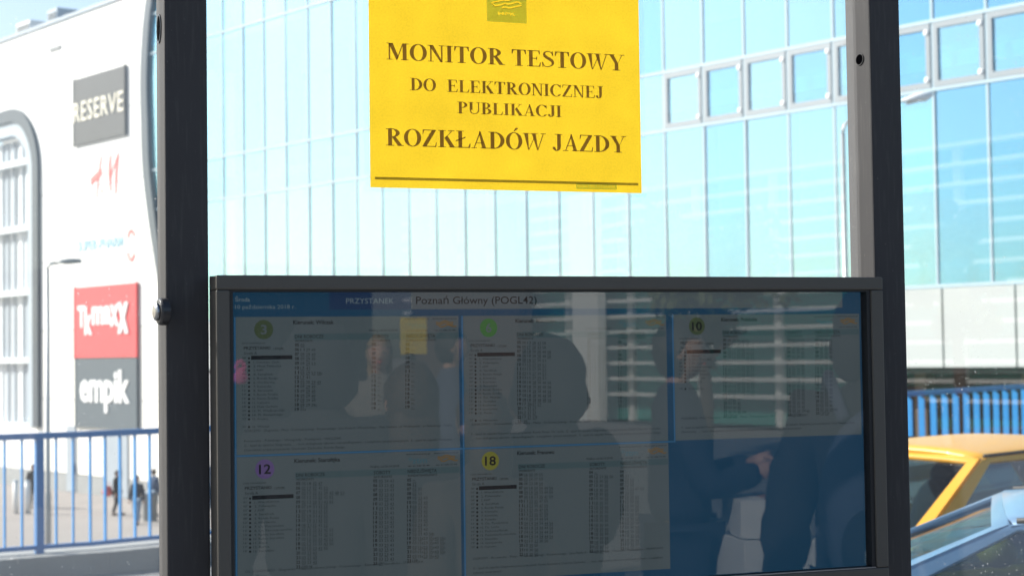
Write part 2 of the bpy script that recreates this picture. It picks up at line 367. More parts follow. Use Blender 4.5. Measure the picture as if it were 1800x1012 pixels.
def G(ch):
    st = lambda x, w=T_: [rc(x, 0, x + w, 1)]
    if ch == ' ': return [], .30
    if ch == 'I': return st(.11) + [sb(.02, .355, 0), sb(.02, .355, 1)], .385
    if ch in 'LŁ':
        P = st(.11) + [sb(.02, .36, 0), sb(.02, .36, 1), rc(.11, 0, .58, .05), [(.52, 0), (.61, 0), (.64, .27), (.605, .27)]]
        if ch == 'Ł': P.append([(.0, .36), (.0, .44), (.42, .66), (.42, .58)])
        return P, .66
    if ch == 'E':
        return st(.11) + [sb(.02, .30, 0), sb(.02, .30, 1), rc(.11, 0, .58, .05), rc(.11, .95, .56, 1), rc(.2, .485, .46, .535), [(.53, 0), (.61, 0), (.645, .27), (.61, .27)], [(.52, 1), (.585, 1), (.60, .76), (.565, .76)], [(.42, .485), (.47, .34), (.47, .68), (.42, .535)]], .67
    if ch == 'T':
        return st(.265) + [sb(.16, .525, 0), rc(.03, .95, .655, 1), [(.03, 1), (.02, .73), (.055, .73), (.12, .97)], [(.655, 1), (.665, .73), (.63, .73), (.565, .97)]], .685
    if ch == 'N':
        return [rc(.115, 0, .115 + H_, 1), rc(.585, 0, .585 + H_, 1), [(.06, 1), (.25, 1), (.64, .0), (.60, -.02), (.55, 0)], sb(.02, .27, 0), sb(.0, .20, 1), sb(.49, .74, 1)], .745
    if ch == 'M':
        return [rc(.11, 0, .11 + H_, 1), rc(.70, 0, .70 + T_, 1), [(.10, 1), (.285, 1), (.53, .18), (.455, 0), (.43, 0)], [(.43, 0), (.47, 0), (.74, 1), (.69, 1)], sb(.02, .26, 0), sb(.02, .25, 1), sb(.62, .95, 0), sb(.70, .95, 1)], .975
    if ch in 'OÓ':
        P = arc(.39, .5, (.365, .52), (.195, .475), 0, 360, 34)
        if ch == 'Ó': P.append([(.36, 1.08), (.42, 1.08), (.60, 1.27), (.47, 1.30)])
        return P, .78
    if ch == 'C':
        return arc(.40, .5, (.375, .52), (.205, .472), 40, 318, 30) + [[(.665, 1.0), (.63, 1.0), (.60, .80), (.68, .66)], [(.655, .18), (.60, .12), (.64, .10), (.70, .20)]], .735
    if ch == 'D':
        return st(.11) + [sb(.02, .3, 0), sb(.02, .3, 1)] + arc(.26, .5, (.46, .5), (.285, .455), -90, 90, 24) + [], .755
    if ch == 'P':
        return st(.11) + [sb(.02, .37, 0), sb(.02, .3, 1)] + arc(.27, .735, (.33, .265), (.165, .22), -90, 90, 18), .625
    if ch == 'R':
        return st(.11) + [sb(.02, .36, 0), sb(.02, .3, 1)] + arc(.27, .745, (.33, .255), (.165, .21), -90, 90, 18) + [[(.26, .52), (.43, .52), (.70, .03), (.52, .0)], sb(.52, .775, 0)], .75
    if ch == 'B':
        return st(.11) + [sb(.02, .3, 0), sb(.02, .3, 1)] + arc(.27, .755, (.30, .245), (.145, .205), -90, 90, 16) + arc(.27, .265, (.355, .265), (.185, .22), -90, 90, 18), .665
    if ch == 'K':
        return st(.11) + [sb(.02, .36, 0), sb(.02, .36, 1), [(.25, .40), (.29, .46), (.66, .98), (.60, .98)], [(.30, .55), (.42, .70), (.76, .0), (.56, .0)], sb(.48, .80, 0), sb(.46, .74, 1)], .79
    if ch == 'S':
        pts = cat([(.50, .76), (.43, .93), (.27, .975), (.13, .87), (.16, .68), (.33, .53), (.48, .38), (.49, .17), (.30, .025), (.13, .07), (.05, .27)])
        n = len(pts); wid = []
        for i in range(n):
            t = i / (n - 1); wid.append(.045 + .125 * math.exp(-((t - .5) / .2) ** 2))
        return strip(pts, wid) + [[(.47, 1.0), (.51, 1.0), (.525, .70), (.49, .70)], [(.04, .0), (.08, .0), (.06, .31), (.02, .31)]], .585
    if ch == 'W':
        return [[(.23, 0), (.275, 0), (.26, .16), (.235, 1 - SF), (.06, 1 - SF)], dg(.245, .50, .035, 0, .78), [(.63, 0), (.675, 0), (.66, .16), (.575, 1 - SF), (.40, 1 - SF)], dg(.64, .90, .04, 0, 1), sb(.0, .31, 1), sb(.34, .66, 1), sb(.80, 1.03, 1)], 1.0
    if ch == 'Y':
        return [rc(.29, 0, .29 + T_, .45), sb(.19, .55, 0), [(.29, .45), (.445, .45), (.23, 1), (.04, 1)], [(.40, .36), (.445, .45), (.66, 1), (.615, 1)], sb(.0, .31, 1), sb(.52, .75, 1)], .73
    if ch == 'A':
        return [[(.10, 0), (.145, 0), (.40, .86), (.39, 1.02)], [(.48, 0), (.655, 0), (.41, 1.02), (.36, 1.02), (.35, .9)], rc(.19, .29, .54, .335), sb(.0, .25, 0), sb(.41, .74, 0)], .74
    if ch == 'Z':
        return [rc(.05, .95, .60, 1), rc(.03, 0, .60, .05), [(.02, .03), (.20, .03), (.61, .97), (.43, .97)], [(.05, 1), (.12, 1), (.06, .74), (.03, .74)], [(.56, 0), (.61, 0), (.64, .27), (.605, .27)]], .665
    if ch == 'U':
        return [rc(.11, .33, .11 + T_, 1), rc(.60, .33, .60 + H_, 1), sb(.02, .36, 1), sb(.50, .75, 1)] + arc(.3825, .335, (.2725, .355), (.2, .29), 180, 360, 20), .755
    if ch == 'J':
        return [rc(.23, .22, .23 + T_, 1), sb(.13, .47, 1)] + arc(.2, .22, (.185, .24), (.03, .19), -150, 0, 16) + arc(.09, .16, (.07, .075), (.0, .0), 0, 360, 12), .48
    return [], .3
def serif_vf(body, x0, x1, y0, h, dz=.00001):
    cur = 0; PP = []
    for ch in body:
        P, a = G(ch); PP += [[(x + cur, y) for x, y in p] for p in P]; cur += a
    xs = [q[0] for p in PP for q in p]; a, b = min(xs), max(xs); k = (x1 - x0) / (b - a); V = []; F = []
    for i, p in enumerate(PP):
        ar = sum(p[j][0] * p[(j + 1) % len(p)][1] - p[(j + 1) % len(p)][0] * p[j][1] for j in range(len(p)))
        if ar < 0: p = p[::-1]
        n = len(V); V += [Vector((x0 + (x - a) * k, y0 + y * h, (i % 7) * dz)) for x, y in p]; F.append(tuple(range(n, n + len(p))))
    return V, F
# planes for lettering
def to_stand(VF, Y): return [Vector((v.x, Y - v.z, v.y)) for v in VF[0]], VF[1]
def to_wall(VF, o): # x runs to the right along the wall (falling s)
    return [W(-v.x, v.y, o - v.z) for v in VF[0]], VF[1]

# ================================================================== SETTING
# ground far and wide (plaza level), the bridge deck with platform, road, pavement
tag(mk('ground', [(-3000, -3000, -4.42), (3000, -3000, -4.42), (3000, 3000, -4.42), (-3000, 3000, -4.42)], [(0, 1, 2, 3)], M['paving']), kind='structure')
FL = cat([(-14, 11.4, 0), (-6, 12.9, 0), (.88, 14.52, 0), (2.2, 14.92, 0), (8, 17.35, 0), (13.46, 20.5, 0), (17.05, 22.76, 0), (23, 26.5, 0), (30, 30.9, 0)], 10)
FL = [Vector((p[0], p[1], 0)) for p in FL]
def deck(name, near, far, z0, z1, m):
    n = len(near); V = [Vector((p.x, p.y, z1)) for p in near] + [Vector((p.x, p.y, z1)) for p in far] + [Vector((p.x, p.y, z0)) for p in near] + [Vector((p.x, p.y, z0)) for p in far]
    F = []
    for i in range(n - 1): F += [(i, i + 1, n + i + 1, n + i), (2 * n + i, 2 * n + i + 1, i + 1, i), (n + i, n + i + 1, 3 * n + i + 1, 3 * n + i)]
    F += [(0, n, 3 * n, 2 * n), (n - 1, 3 * n - 1, 4 * n - 1, 2 * n - 1)]
    return tag(mk(name, V, F, m), kind='structure')
fo = [p + Vector((-.45, .9, 0)).normalized() * .35 for p in FL]
fi = [p + Vector((.45, -.9, 0)).normalized() * .30 for p in FL]
fk = [p + Vector((.45, -.9, 0)).normalized() * 1.9 for p in FL]
pe = [Vector((p.x, 3.3, 0)) for p in FL]
deck('sidewalk', fk, fi, -1.0, -.16, M['slab'])
deck('kerb', fi, fo, -1.2, .02, M['concrete'])
deck('road', pe, fk, -1.0, -.30, M['asphalt'])
deck('platform', [Vector((p.x, -24, 0)) for p in FL], pe, -1.0, 0, M['slab'])
# lane paint on the road
for i in range(0, len(FL) - 3, 4):
    a = fk[i] * .52 + pe[i] * .48; b = fk[i + 2] * .52 + pe[i + 2] * .48; t = (b - a).normalized(); nn = Vector((-t.y, t.x, 0)) * .06
    tag(mk('road_marking', [a - nn + Vector((0, 0, -.296)), b - nn + Vector((0, 0, -.296)), b + nn + Vector((0, 0, -.296)), a + nn + Vector((0, 0, -.296))], [(0, 1, 2, 3)], M['white_panel']), kind='structure')

# ================================================================== THE WHITE SHOPPING CENTRE
mall = empty('shopping_centre', W(72, -4.42), label='white shopping centre wall with a rounded louvred window, carrying shop signs', cat='building')
curve = cat([(62.6, 21.5), (64.3, 19.3), (65.73, 17), (66.28, 14.11), (66.25, 11.5), (66.12, 9.67), (65.62, 7.5), (65.0, 5.46), (64.25, 3.2), (63.3, .8), (62, -2), (60.9, -4.42)], 5)
WD = WN * .5
s_out, s_in, z_top, z_bot, rad = 76.45, 77.75, 13.9, -1.55, 3.2
ROOF = 17.4
def wall_piece(name, pts, m, o=0., d=.5):
    V, F = prism([W(s, z, o) for s, z in pts], WN * d); return mk(name, V, F, m, mall)
# right of the louvred window as far as the curved frame
cv = [(c[0], c[1]) for c in curve if c[1] < ROOF - .01]
tops = [(s_out, ROOF), (65.55, ROOF)]
# cladding panels between horizontal joints
zj = [-3.6, -.2, 3.0, 6.2, 9.4, 12.6, 15.8, ROOF]
sj = [s_out, 73.4, 70.2, 67.2]
def curve_s(z):
    for a, b in zip(curve, curve[1:]):
        if b[1] <= z <= a[1]:
            t = (z - b[1]) / (a[1] - b[1]); return b[0] + (a[0] - b[0]) * t
    return curve[-1][0]
g_ = .012
for i in range(len(zj) - 1):
    z0, z1 = zj[i] + g_, zj[i + 1] - g_
    for j in range(len(sj) - 1):
        wall_piece('cladding_panel', [(sj[j] - g_, z0), (sj[j + 1] + g_, z0), (sj[j + 1] + g_, z1), (sj[j] - g_, z1)], M['offwhite'] if (i < 2) else M['white_panel'])
    pts = [(sj[-1] - g_, z0)] + [(curve_s(z0 + (z1 - z0) * k / 6), z0 + (z1 - z0) * k / 6) for k in range(7)] + [(sj[-1] - g_, z1)]
    wall_piece('cladding_panel', pts, M['offwhite'] if (i < 2) else M['white_panel'])
# around the louvred window: above with the rounded corner, below
arcp = [(s_out + rad - rad * cos(a), z_top - rad + rad * sin(a)) for a in [k * pi / 2 / 12 for k in range(13)]]
wall_piece('cladding_panel', [(s_out, ROOF)] + arcp + [(96, z_top), (96, ROOF)], M['white_panel'])
wall_piece('cladding_panel', [(s_out, -3.6), (s_out, z_bot), (96, z_bot), (96, -3.6)], M['white_panel'])
wall_piece('plinth', [(96, -4.42), (96, -3.62), (61.3, -3.62), (60.9, -4.42)], M['plinth'], -.02, .5)
wall_piece('roof_coping', [(96, ROOF + .003), (96, ROOF + .16), (65.2, ROOF + .16), (65.5, ROOF + .003)], M['lightframe'], -.08, .6)
wall_piece('back_wall', [(96, -4.42), (96, ROOF), (77, ROOF), (77, -4.42)], M['plinth'], 6.5, .3)
# dark curved frame at the glass side
ins = [(c[0] - .02, c[1]) for c in curve]; outs = [(c[0] - .62 + .012 * abs(c[1] - 11) * .9, c[1]) for c in curve]
V = []; F = []; n = len(ins)
for o in (-.06, .16):
    V += [W(s, z, o) for s, z in ins] + [W(s, z, o) for s, z in outs]
for i in range(n - 1):
    F += [(i, i + 1, n + i + 1, n + i), (2 * n + i, 3 * n + i, 3 * n + i + 1, 2 * n + i + 1), (i, 2 * n + i, 2 * n + i + 1, i + 1), (n + i, n + i + 1, 3 * n + i + 1, 3 * n + i)]
mk('curved_frame', V, F, M['darkframe'], mall)
# frame of the louvred window: outer dark reveal and inner pale frame
def arch_frame(name, a0, a1, m, o0, o1):
    def path(a, r): return [(s_out + a, z_bot)] + [(s_out + a + r - r * cos(t), z_top - a - r + r * sin(t)) for t in [k * pi / 2 / 12 for k in range(13)]] + [(96, z_top - a)]
    A = path(a0, rad - a0 * .9); B = path(a1, rad - a1 * .9); n = len(A); V = []; F = []
    for o in (o0, o1): V += [W(s, z, o) for s, z in A] + [W(s, z, o) for s, z in B]
    for i in range(n - 1): F += [(i, n + i, n + i + 1, i + 1), (2 * n + i, 2 * n + i + 1, 3 * n + i + 1, 3 * n + i), (i, i + 1, 2 * n + i + 1, 2 * n + i), (n + i, 3 * n + i, 3 * n + i + 1, n + i + 1)]
    return mk(name, V, F, m, mall)
arch_frame('window_surround', .0, .62, M['darkframe'], -.16, .5)
arch_frame('window_frame', .62, 1.3, M['lightframe'], -.05, .5)
# louvred storeys in the window
zf = [-1.55, 1.62, 4.9, 8.02, 11.24, 12.6]
for k in range(len(zf)):
    wbx('transom', s_in, 95.9, zf[k] - .14, zf[k] + .14, .02, .34, M['slatwhite'], mall) if k < 5 else None
sl = bpy.data.meshes.new('louvre'); sl.from_pydata([tuple(v) for v in bxv(-.5, .5, 0, .06, 0, 1)], [], BF); sl.materials.append(M['slatgrey'])
slw = sl.copy(); slw.materials[0] = M['slatwhite']
for k in range(5):
    z0, z1 = zf[k] + .142, (zf[k + 1] - .142 if k < 4 else 12.4)
    s = s_in + .18; i = 0
    while s < 84:
        o = link('louvre', slw if (i % 3 == 1 or rnd.random() < .15) else sl, mall, W(s, z0, .36 + .07 * (i % 2)) - wloc(mall), WPHI); o.scale = (.36, 1, z1 - z0); s += .38 + .02 * (i % 3); i += 1
# doorway recess behind the people, dark grey door
for (s0, s1, z0, z1, nm) in ((73.6, 72.7, -3.6, -1.4, 'door'), (69.6, 67.6, -3.6, -1.5, 'door')):
    d = wbx(nm, s0, s1, -4.4, z1, -.06, .0, M['slatgrey'], mall)
    wbx('handle', (s0 + s1) / 2 - .3, (s0 + s1) / 2 - .36, -3.5, -3.1, -.14, -.063, M['lamp_grey'], d)
wbx('wall_vent', 75.3, 74.15, 16.12, 16.28, -.06, -.002, M['plinth'], mall)

# roof-top plant
def roof_unit(name, s, w, h, z, m, label):
    e = empty(name, W(s, ROOF + .1, 1.6), label=label, cat='roof unit')
    wbx('casing', s + w / 2, s - w / 2, ROOF + .1, ROOF + .1 + h, .8, 2.6, m, e)
    for k in range(5): wbx('louvre', s + w / 2 - .1, s - w / 2 + .1, ROOF + .2 + k * h * .16, ROOF + .2 + k * h * .16 + h * .06, .74, .798, M['plinth'], e)
    return e
s, z = onW(64, 45); roof_unit('ventilation_unit', s, 1.1, 1.0, z, M['lightframe'], 'grey louvred ventilation unit standing alone on the white roof')
s, z = onW(22, 62); roof_unit('ventilation_unit', s + .6, 1.6, .9, z, M['white_panel'], 'white ventilation unit on the roof above the louvred window')
def dome(px, w, h, m, label):
    s, z = onW(px, 30); e = empty('roof_skylight', W(s, ROOF + .1, 1.4), label=label, cat='skylight')
    A = [W(s + w * cos(a), ROOF + .12 + h * sin(a), .7) for a in [pi * k / 14 for k in range(15)]]
    V, F = prism(A, WN * 1.4); mk('hood', V, F, m, e); wbx('kerb', s + w * 1.05, s - w * 1.05, ROOF + .02, ROOF + .12, .6, 2.2, M['lightframe'], e)
dome(172, 1.0, .65, M['darkframe'], 'dark curved skylight hood on the roof near the curved frame')
dome(93, .7, .45, M['darkframe'], 'small dark roof hood beside the grey ventilation unit')

# shop signs
def sign_board(name, s0, s1, z0, z1, m, label, o=-.12):
    e = empty(name, W((s0 + s1) / 2, z0, o), label=label, cat='sign')
    b = wbx('board', s0, s1, z0, z1, o, -.03, m, e)
    wbx('edge_strip', s0 + .05, s0 + .003, z0 - .05, z1 + .05, o - .02, -.03, m, e); wbx('edge_strip', s1 - .003, s1 - .05, z0 - .05, z1 + .05, o - .02, -.03, m, e)
    return e
e = sign_board('shop_sign', 72.6, 67.6, 11.38, 14.4, M['sign_black'], 'black square shop sign with cream capital letters high on the white wall')
V, F = to_wall(extr(fit(text_vf('RESERVE', bold=.004, char=1.12), -72.55, -67.68, 12.42, 13.32), .03), -.155); mk('lettering', V, F, M['sign_cream'], e)
e = sign_board('shop_sign', 72.6, 66.62, 1.70, 4.88, M['sign_red'], 'red shop sign with white bubble lettering above the slate grey sign')
mbt = MB()
mbt.add(fit(text_vf('T', bold=.04), -72.2, -71.45, 3.05, 4.05)); 
for k, (ch, x0, x1, y0, y1) in enumerate((('k', -71.5, -70.75, 2.72, 4.0), ('m', -70.75, -69.6, 3.15, 3.98), ('a', -69.65, -68.85, 3.15, 3.98), ('x', -68.95, -68.15, 3.05, 4.0), ('x', -68.25, -67.25, 2.72, 4.08))):
    V, F = fit(text_vf(ch, bold=.04), x0, x1, y0, y1); mbt.add(([v + Vector((0, 0, .004 * (k + 1))) for v in V], F))
V, F = to_wall(extr((mbt.V, mbt.F), .03), -.155); mk('lettering', V, F, M['sign_white'], e)
e = sign_board('shop_sign', 72.5, 66.62, -1.42, 1.645, M['sign_grey'], 'slate grey shop sign with bold white lower-case letters below the red sign')
V, F = to_wall(extr(fit(text_vf('empik', bold=.028, char=.97), -72.0, -67.2, -.75, 1.15), .03), -.155); mk('lettering', V, F, M['sign_white'], e)
def px_wall(pts): return [Vector((-onW(*p)[0], onW(*p)[1], 0)) for p in pts]
def strokes(name, lines, m, parent, o=-.03):
    mb = MB()
    for k, (pts, wid) in enumerate(lines):
        q = px_wall(pts); q = cat([(v.x, v.y) for v in q], 5); ww = [wid[0] + (wid[1] - wid[0]) * sin(pi * i / (len(q) - 1)) for i in range(len(q))]
        for P in strip([(v[0], v[1]) for v in q], ww):
            V = [Vector((x, y, .002 * k)) for x, y in P]; n = len(mb.V); mb.V += V; mb.F.append(tuple(range(n, n + 4)))
    V, F = to_wall(extr((mb.V, mb.F), .02), o); return mk(name, V, F, m, parent)
s, z = onW(185, 350); e = empty('red_script_sign', W(s, z, -.1), label='thin slanting red script letters on the white wall', cat='sign')
strokes('letter', [([(179, 273), (175, 300), (170, 348)], (.04, .12)), ([(160, 320), (168, 312), (179, 301)], (.30, .30))], M['sign_red2'], e)
strokes('ampersand', [([(178.5, 333), (180.5, 338)], (.08, .14))], M['sign_red2'], e)
strokes('letter', [([(195, 272), (193, 300), (195, 337)], (.06, .22)), ([(195, 318), (198, 300), (209, 268)], (.03, .05)), ([(209, 268), (205, 300), (204, 342)], (.06, .20))], M['sign_red2'], e)
s, z = onW(180, 445); e = empty('pharmacy_sign', W(s, z, -.1), label='pale blue lettering with a red round mark under the red script', cat='sign')
V, F = to_wall(extr(fit(text_vf('SUPER-PHARM', bold=.006), -onW(137, 435)[0], -onW(217, 430)[0], 6.52, 7.0), .02), -.03); mk('lettering', V, F, M['sign_pale'], e)
cx_, cz_ = onW(231, 431)
for a0, a1, dz in ((15, 175, .28), (185, 345, -.28)):
    mb = MB()
    for P in arc(-cx_, cz_ + dz, (.36, .42), (.25, .29), a0, a1, 12):
        n = len(mb.V); mb.V += [Vector((x, y, 0)) for x, y in P]; mb.F.append(tuple(range(n, n + 4)))
    V, F = to_wall(extr((mb.V, mb.F), .02), -.03); mk('round_mark', V, F, M['sign_red2'], e)

# ================================================================== GLASS OFFICE FRONT
off = empty('glass_building', W(45, -4.42), label='pale cyan glass curtain-wall building with thin dark mullions behind the shelter', cat='building')
S0 = 59.59 + 1.555 * 4; STEP = 1.555; NB = 38; OG = .12
rows = [(3.12, 7.94), (7.94, 9.63), (9.63, 14.62), (14.62, 16.3), (16.3, 21.3)]
pm = []
for m in M['facade']:
    me = bpy.data.meshes.new('pane'); me.from_pydata([tuple(v) for v in bxv(-.5, .5, 0, .02, 0, 1)], [], BF); me.materials.append(m); pm.append(me)
muln = bpy.data.meshes.new('mullion'); muln.from_pydata([tuple(v) for v in bxv(-.032, .032, -.035, .05, 0, 1)], [], BF); muln.materials.append(M['mullion'])
blm = bpy.data.meshes.new('blind'); blm.from_pydata([tuple(v) for v in bxv(-.5, .5, 0, .02, 0, 1)], [], BF); blm.materials.append(M['blind'])
blg = blm.copy(); blg.materials[0] = M['blindgrey']
vfm = bpy.data.meshes.new('vent_frame'); mb = MB()
w_, h_ = STEP - .1, 1.69 - .10
mb.box(-w_ / 2, -w_ / 2 + .13, -.04, .01, 0, h_).box(w_ / 2 - .13, w_ / 2, -.04, .01, 0, h_).box(-w_ / 2 + .13, w_ / 2 - .13, -.04, .01, 0, .15).box(-w_ / 2 + .13, w_ / 2 - .13, -.04, .01, h_ - .15, h_)
vfm.from_pydata([tuple(v) for v in mb.V], [], mb.F); vfm.materials.append(M['ventframe'])
fxm = bpy.data.meshes.new('fixing'); V, F = lathe([(.075, 0), (.075, .012), (.05, .03), (.0, .035)], (0, 0, 0), (0, -1, 0), 12); fxm.from_pydata([tuple(v) for v in V], [], F); fxm.materials.append(M['fixing'])
OB = wloc(off)
for i in range(NB):
    s = S0 - i * STEP
    o = link('mullion', muln, off, W(s, 3.12, OG) - OB, WPHI); o.scale = (1, 1, 18.2)
    sc_ = s - STEP / 2
    for r, (z0, z1) in enumerate(rows):
        q = rnd.random(); k = 0 if q < .7 else 2
        if sc_ < 36 and q < .45: k = 1  # bluer tint here stands in for the bluer sky these bays reflect
        o = link('pane', pm[k], off, W(sc_, z0 + .04, OG) - OB, WPHI + rnd.uniform(-.006, .006)); o.scale = (STEP - .092, 1, z1 - z0 - .08); o.rotation_euler.x = rnd.uniform(-.004, .004)
        if r == 1 and sc_ < 34.0:
            vf = link('vent_frame', vfm, off, W(sc_, z0 + .05, OG - .02) - OB, WPHI)
            for zz in (.12, h_ - .30):
                link('fixing', fxm, vf, (w_ / 2 - .10, -.04, zz + .08))
        if sc_ < 35.5 and r != 1 and rnd.random() < .45:      # roller blinds let down unevenly, some hung inside the frame
            hh = (z1 - z0) * rnd.choice((.18, .32, .5, .75, .97)); wd = rnd.choice((.62, .86, .96)); o = link('blind', blm if rnd.random() < .6 else blg, off, W(sc_ + rnd.uniform(-.1, .1) * (1 - wd), z1 - .06 - hh, OG + .22) - OB, WPHI); o.scale = (wd * (STEP - .1), 1, hh)
    # white vertical blinds a hand's breadth behind the glass, in three lengths per storey
    if sc_ > 35.5:
        for (z0, z1) in ((3.2, 5.0), (5.35, 7.6), (8.05, 9.4), (9.8, 12.0), (12.3, 14.4), (14.7, 16.1), (16.5, 18.6)):
            if rnd.random() < .12: continue
            o = link('blind', blm, off, W(sc_ - .22 + rnd.uniform(-.03, .03), z0 + rnd.uniform(-.15, .15), OG + .30) - OB, WPHI); o.scale = (rnd.uniform(.48, .62), 1, (z1 - z0))
for z in (3.12, 7.94, 9.63, 14.62, 16.3, 21.3):
    wbx('transom', S0, S0 - NB * STEP, z - .04, z + .04, OG - .06, OG + .08, M['mullion'], off)
for z in (3.0, 8.8, 14.4, 20.2): wbx('floor_slab', S0, S0 - NB * STEP, z - .2, z + .2, OG + .9, OG + 4.2, M['blind'], off)
wbx('inner_wall', S0, S0 - NB * STEP, -4.42, 21.4, OG + 4.21, OG + 4.6, M['interior'], off)
wbx('roof', S0, S0 - NB * STEP, 21.36, 21.8, OG - .1, OG + 8, M['white_panel'], off)
# white panels below the glass, recess under them with its shade put into a dark colour
z0, z1 = 1.14, 3.06
k = 0; s = 29.2
while s > 6:
    wbx('cladding_panel', s, s - 1.99, z0, z1, OG - .20, OG + .1, M['greypanel'], off); s -= 2.05
s = 29.24
while s < 63:
    wbx('cladding_panel', s + 1.99, s, z0, z1, OG - .20, OG + .1, M['greypanel'], off); s += 2.05
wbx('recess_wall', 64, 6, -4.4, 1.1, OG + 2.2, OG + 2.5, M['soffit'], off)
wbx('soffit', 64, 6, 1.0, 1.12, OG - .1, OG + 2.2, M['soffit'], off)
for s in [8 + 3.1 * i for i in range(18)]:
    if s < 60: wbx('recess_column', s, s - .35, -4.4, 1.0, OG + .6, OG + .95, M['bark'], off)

# ================================================================== BLUE RAILING
FLA = [p for p in FL if p.x < 8.01]; FLB = [p for p in FL if p.x > 7.9]
rail = empty('blue_railing', FL[20], label='blue painted railing of slim upright bars in front of the plaza', cat='railing')
RO = wloc(rail)
def along(FL_, step):
    out = []; acc = 0; nxt = 0
    for a, b in zip(FL_, FL_[1:]):
        L = (b - a).length
        while nxt <= acc + L:
            out.append((a + (b - a) * ((nxt - acc) / L), (b - a).normalized())); nxt += step
        acc += L
    return out
def sweep(name, pts, hw, z0, z1, m, parent):
    V = []; F = []
    for i, p in enumerate(pts):
        t = (pts[min(i + 1, len(pts) - 1)] - pts[max(0, i - 1)]).normalized(); nn = Vector((-t.y, t.x, 0)) * hw
        V += [p - nn + Vector((0, 0, z0)), p + nn + Vector((0, 0, z0)), p + nn + Vector((0, 0, z1)), p - nn + Vector((0, 0, z1))]
    for i in range(len(pts) - 1):
        for k in range(4): F.append((4 * i + k, 4 * i + (k + 1) % 4, 4 * i + 4 + (k + 1) % 4, 4 * i + 4 + k))
    F += [(3, 2, 1, 0), tuple(range(4 * len(pts) - 4, 4 * len(pts)))]
    return mk(name, V, F, m, parent)
sweep('top_rail', FLA, .035, .955, 1.005, M['blue'], rail)
sweep('bottom_rail', FLA, .02, .05, .085, M['blue'], rail)
barm = bpy.data.meshes.new('bar'); barm.from_pydata([tuple(v) for v in bxv(-.007, .007, -.015, .015, .086, .953)], [], BF); barm.materials.append(M['bluebar'])
postm = bpy.data.meshes.new('post'); postm.from_pydata([tuple(v) for v in bxv(-.032, .032, -.032, .032, -.1, .953)], [], BF); postm.materials.append(M['blue'])
for i, (p, t) in enumerate(along(FLA, .1425)):
    if p.x < -3: continue
    ps = (i % 14 == 11)
    link('post' if ps else 'bar', postm if ps else barm, rail, p - RO, math.atan2(t.y, t.x))
rail2 = empty('blue_railing', FLB[0], label='blue railing of wide upright blades behind the yellow car', cat='railing'); RO2 = wloc(rail2)
sweep('top_rail', FLB, .04, .94, 1.005, M['blue'], rail2); sweep('bottom_rail', FLB, .02, .05, .085, M['blue'], rail2)
V, F = prism([Vector((-.008, -.045, .086)), Vector((-.008, .045, .086)), Vector((-.008, .045, .938)), Vector((-.008, .0, .938)), Vector((-.008, -.045, .88))], Vector((.016, 0, 0)))
blade = bpy.data.meshes.new('blade'); blade.from_pydata([tuple(v) for v in V], [], F); blade.materials.append(M['bluebar'])
for i, (p, t) in enumerate(along(FLB, .39)): link('blade', blade, rail2, p - RO2, math.atan2(t.y, t.x))

# ================================================================== STREET LAMPS
def lamp(base, h, arm, head_l, label, mh, rp=.07, rb=.12):
    e = empty('street_lamp', base, label=label, cat='street lamp'); b = Vector(base); arm = Vector(arm)
    V, F = tube([b, b + Vector((0, 0, h * .35)), b + Vector((0, 0, h * .36)), b + Vector((0, 0, h - rb))], [rp * 1.35, rp * 1.3, rp, rp * .8], 12); mk('pole', V, F, M['lamp_grey'], e, True)
    top = b + Vector((0, 0, h - rb)); d = arm.normalized(); P = []
    for k in range(7):
        a = pi / 2 * k / 6; P.append(top + Vector((0, 0, rb * sin(a))) + d * (rb * (1 - cos(a))))
    P.append(top + Vector((0, 0, rb)) + arm); V, F = tube(P, rp * .6, 10); mk('arm', V, F, M['lamp_grey'], e, True)
    c = P[-1] + d * head_l * .45; side = d.cross(Vector((0, 0, 1)))
    R = Matrix((d, side, Vector((0, 0, 1)))).transposed()
    V, F = ell(c, head_l * .58, head_l * .24, head_l * .17, 18, 10, R)
    V = [Vector((v.x, v.y, max(v.z, c.z - head_l * .04))) for v in V]; hd = mk('lamp_head', V, F, mh, e, True)
    V, F = ell(c + d * .05 - Vector((0, 0, head_l * .045)), head_l * .36, head_l * .17, head_l * .05, 14, 8, R); mk('lens', V, F, M['lens'], hd, True)
    return e
t = EYE + ray(83, 464) * 40
lamp((t.x, t.y, -4.42), t.z + 4.42, RT * .26 + Vector((0, 0, .02)), .55, 'slim street lamp with dark head on the plaza beside the louvred window', M['lamp_dark'], .055)
t = EYE + ray(1481, 214) * 30
lamp((t.x, t.y, -4.42), t.z + 4.42, RT * 1.0 + Vector((0, 0, .30)), .62, 'street lamp with white head reaching out from behind the shelter post', M['lamp_white'], .045, .2)

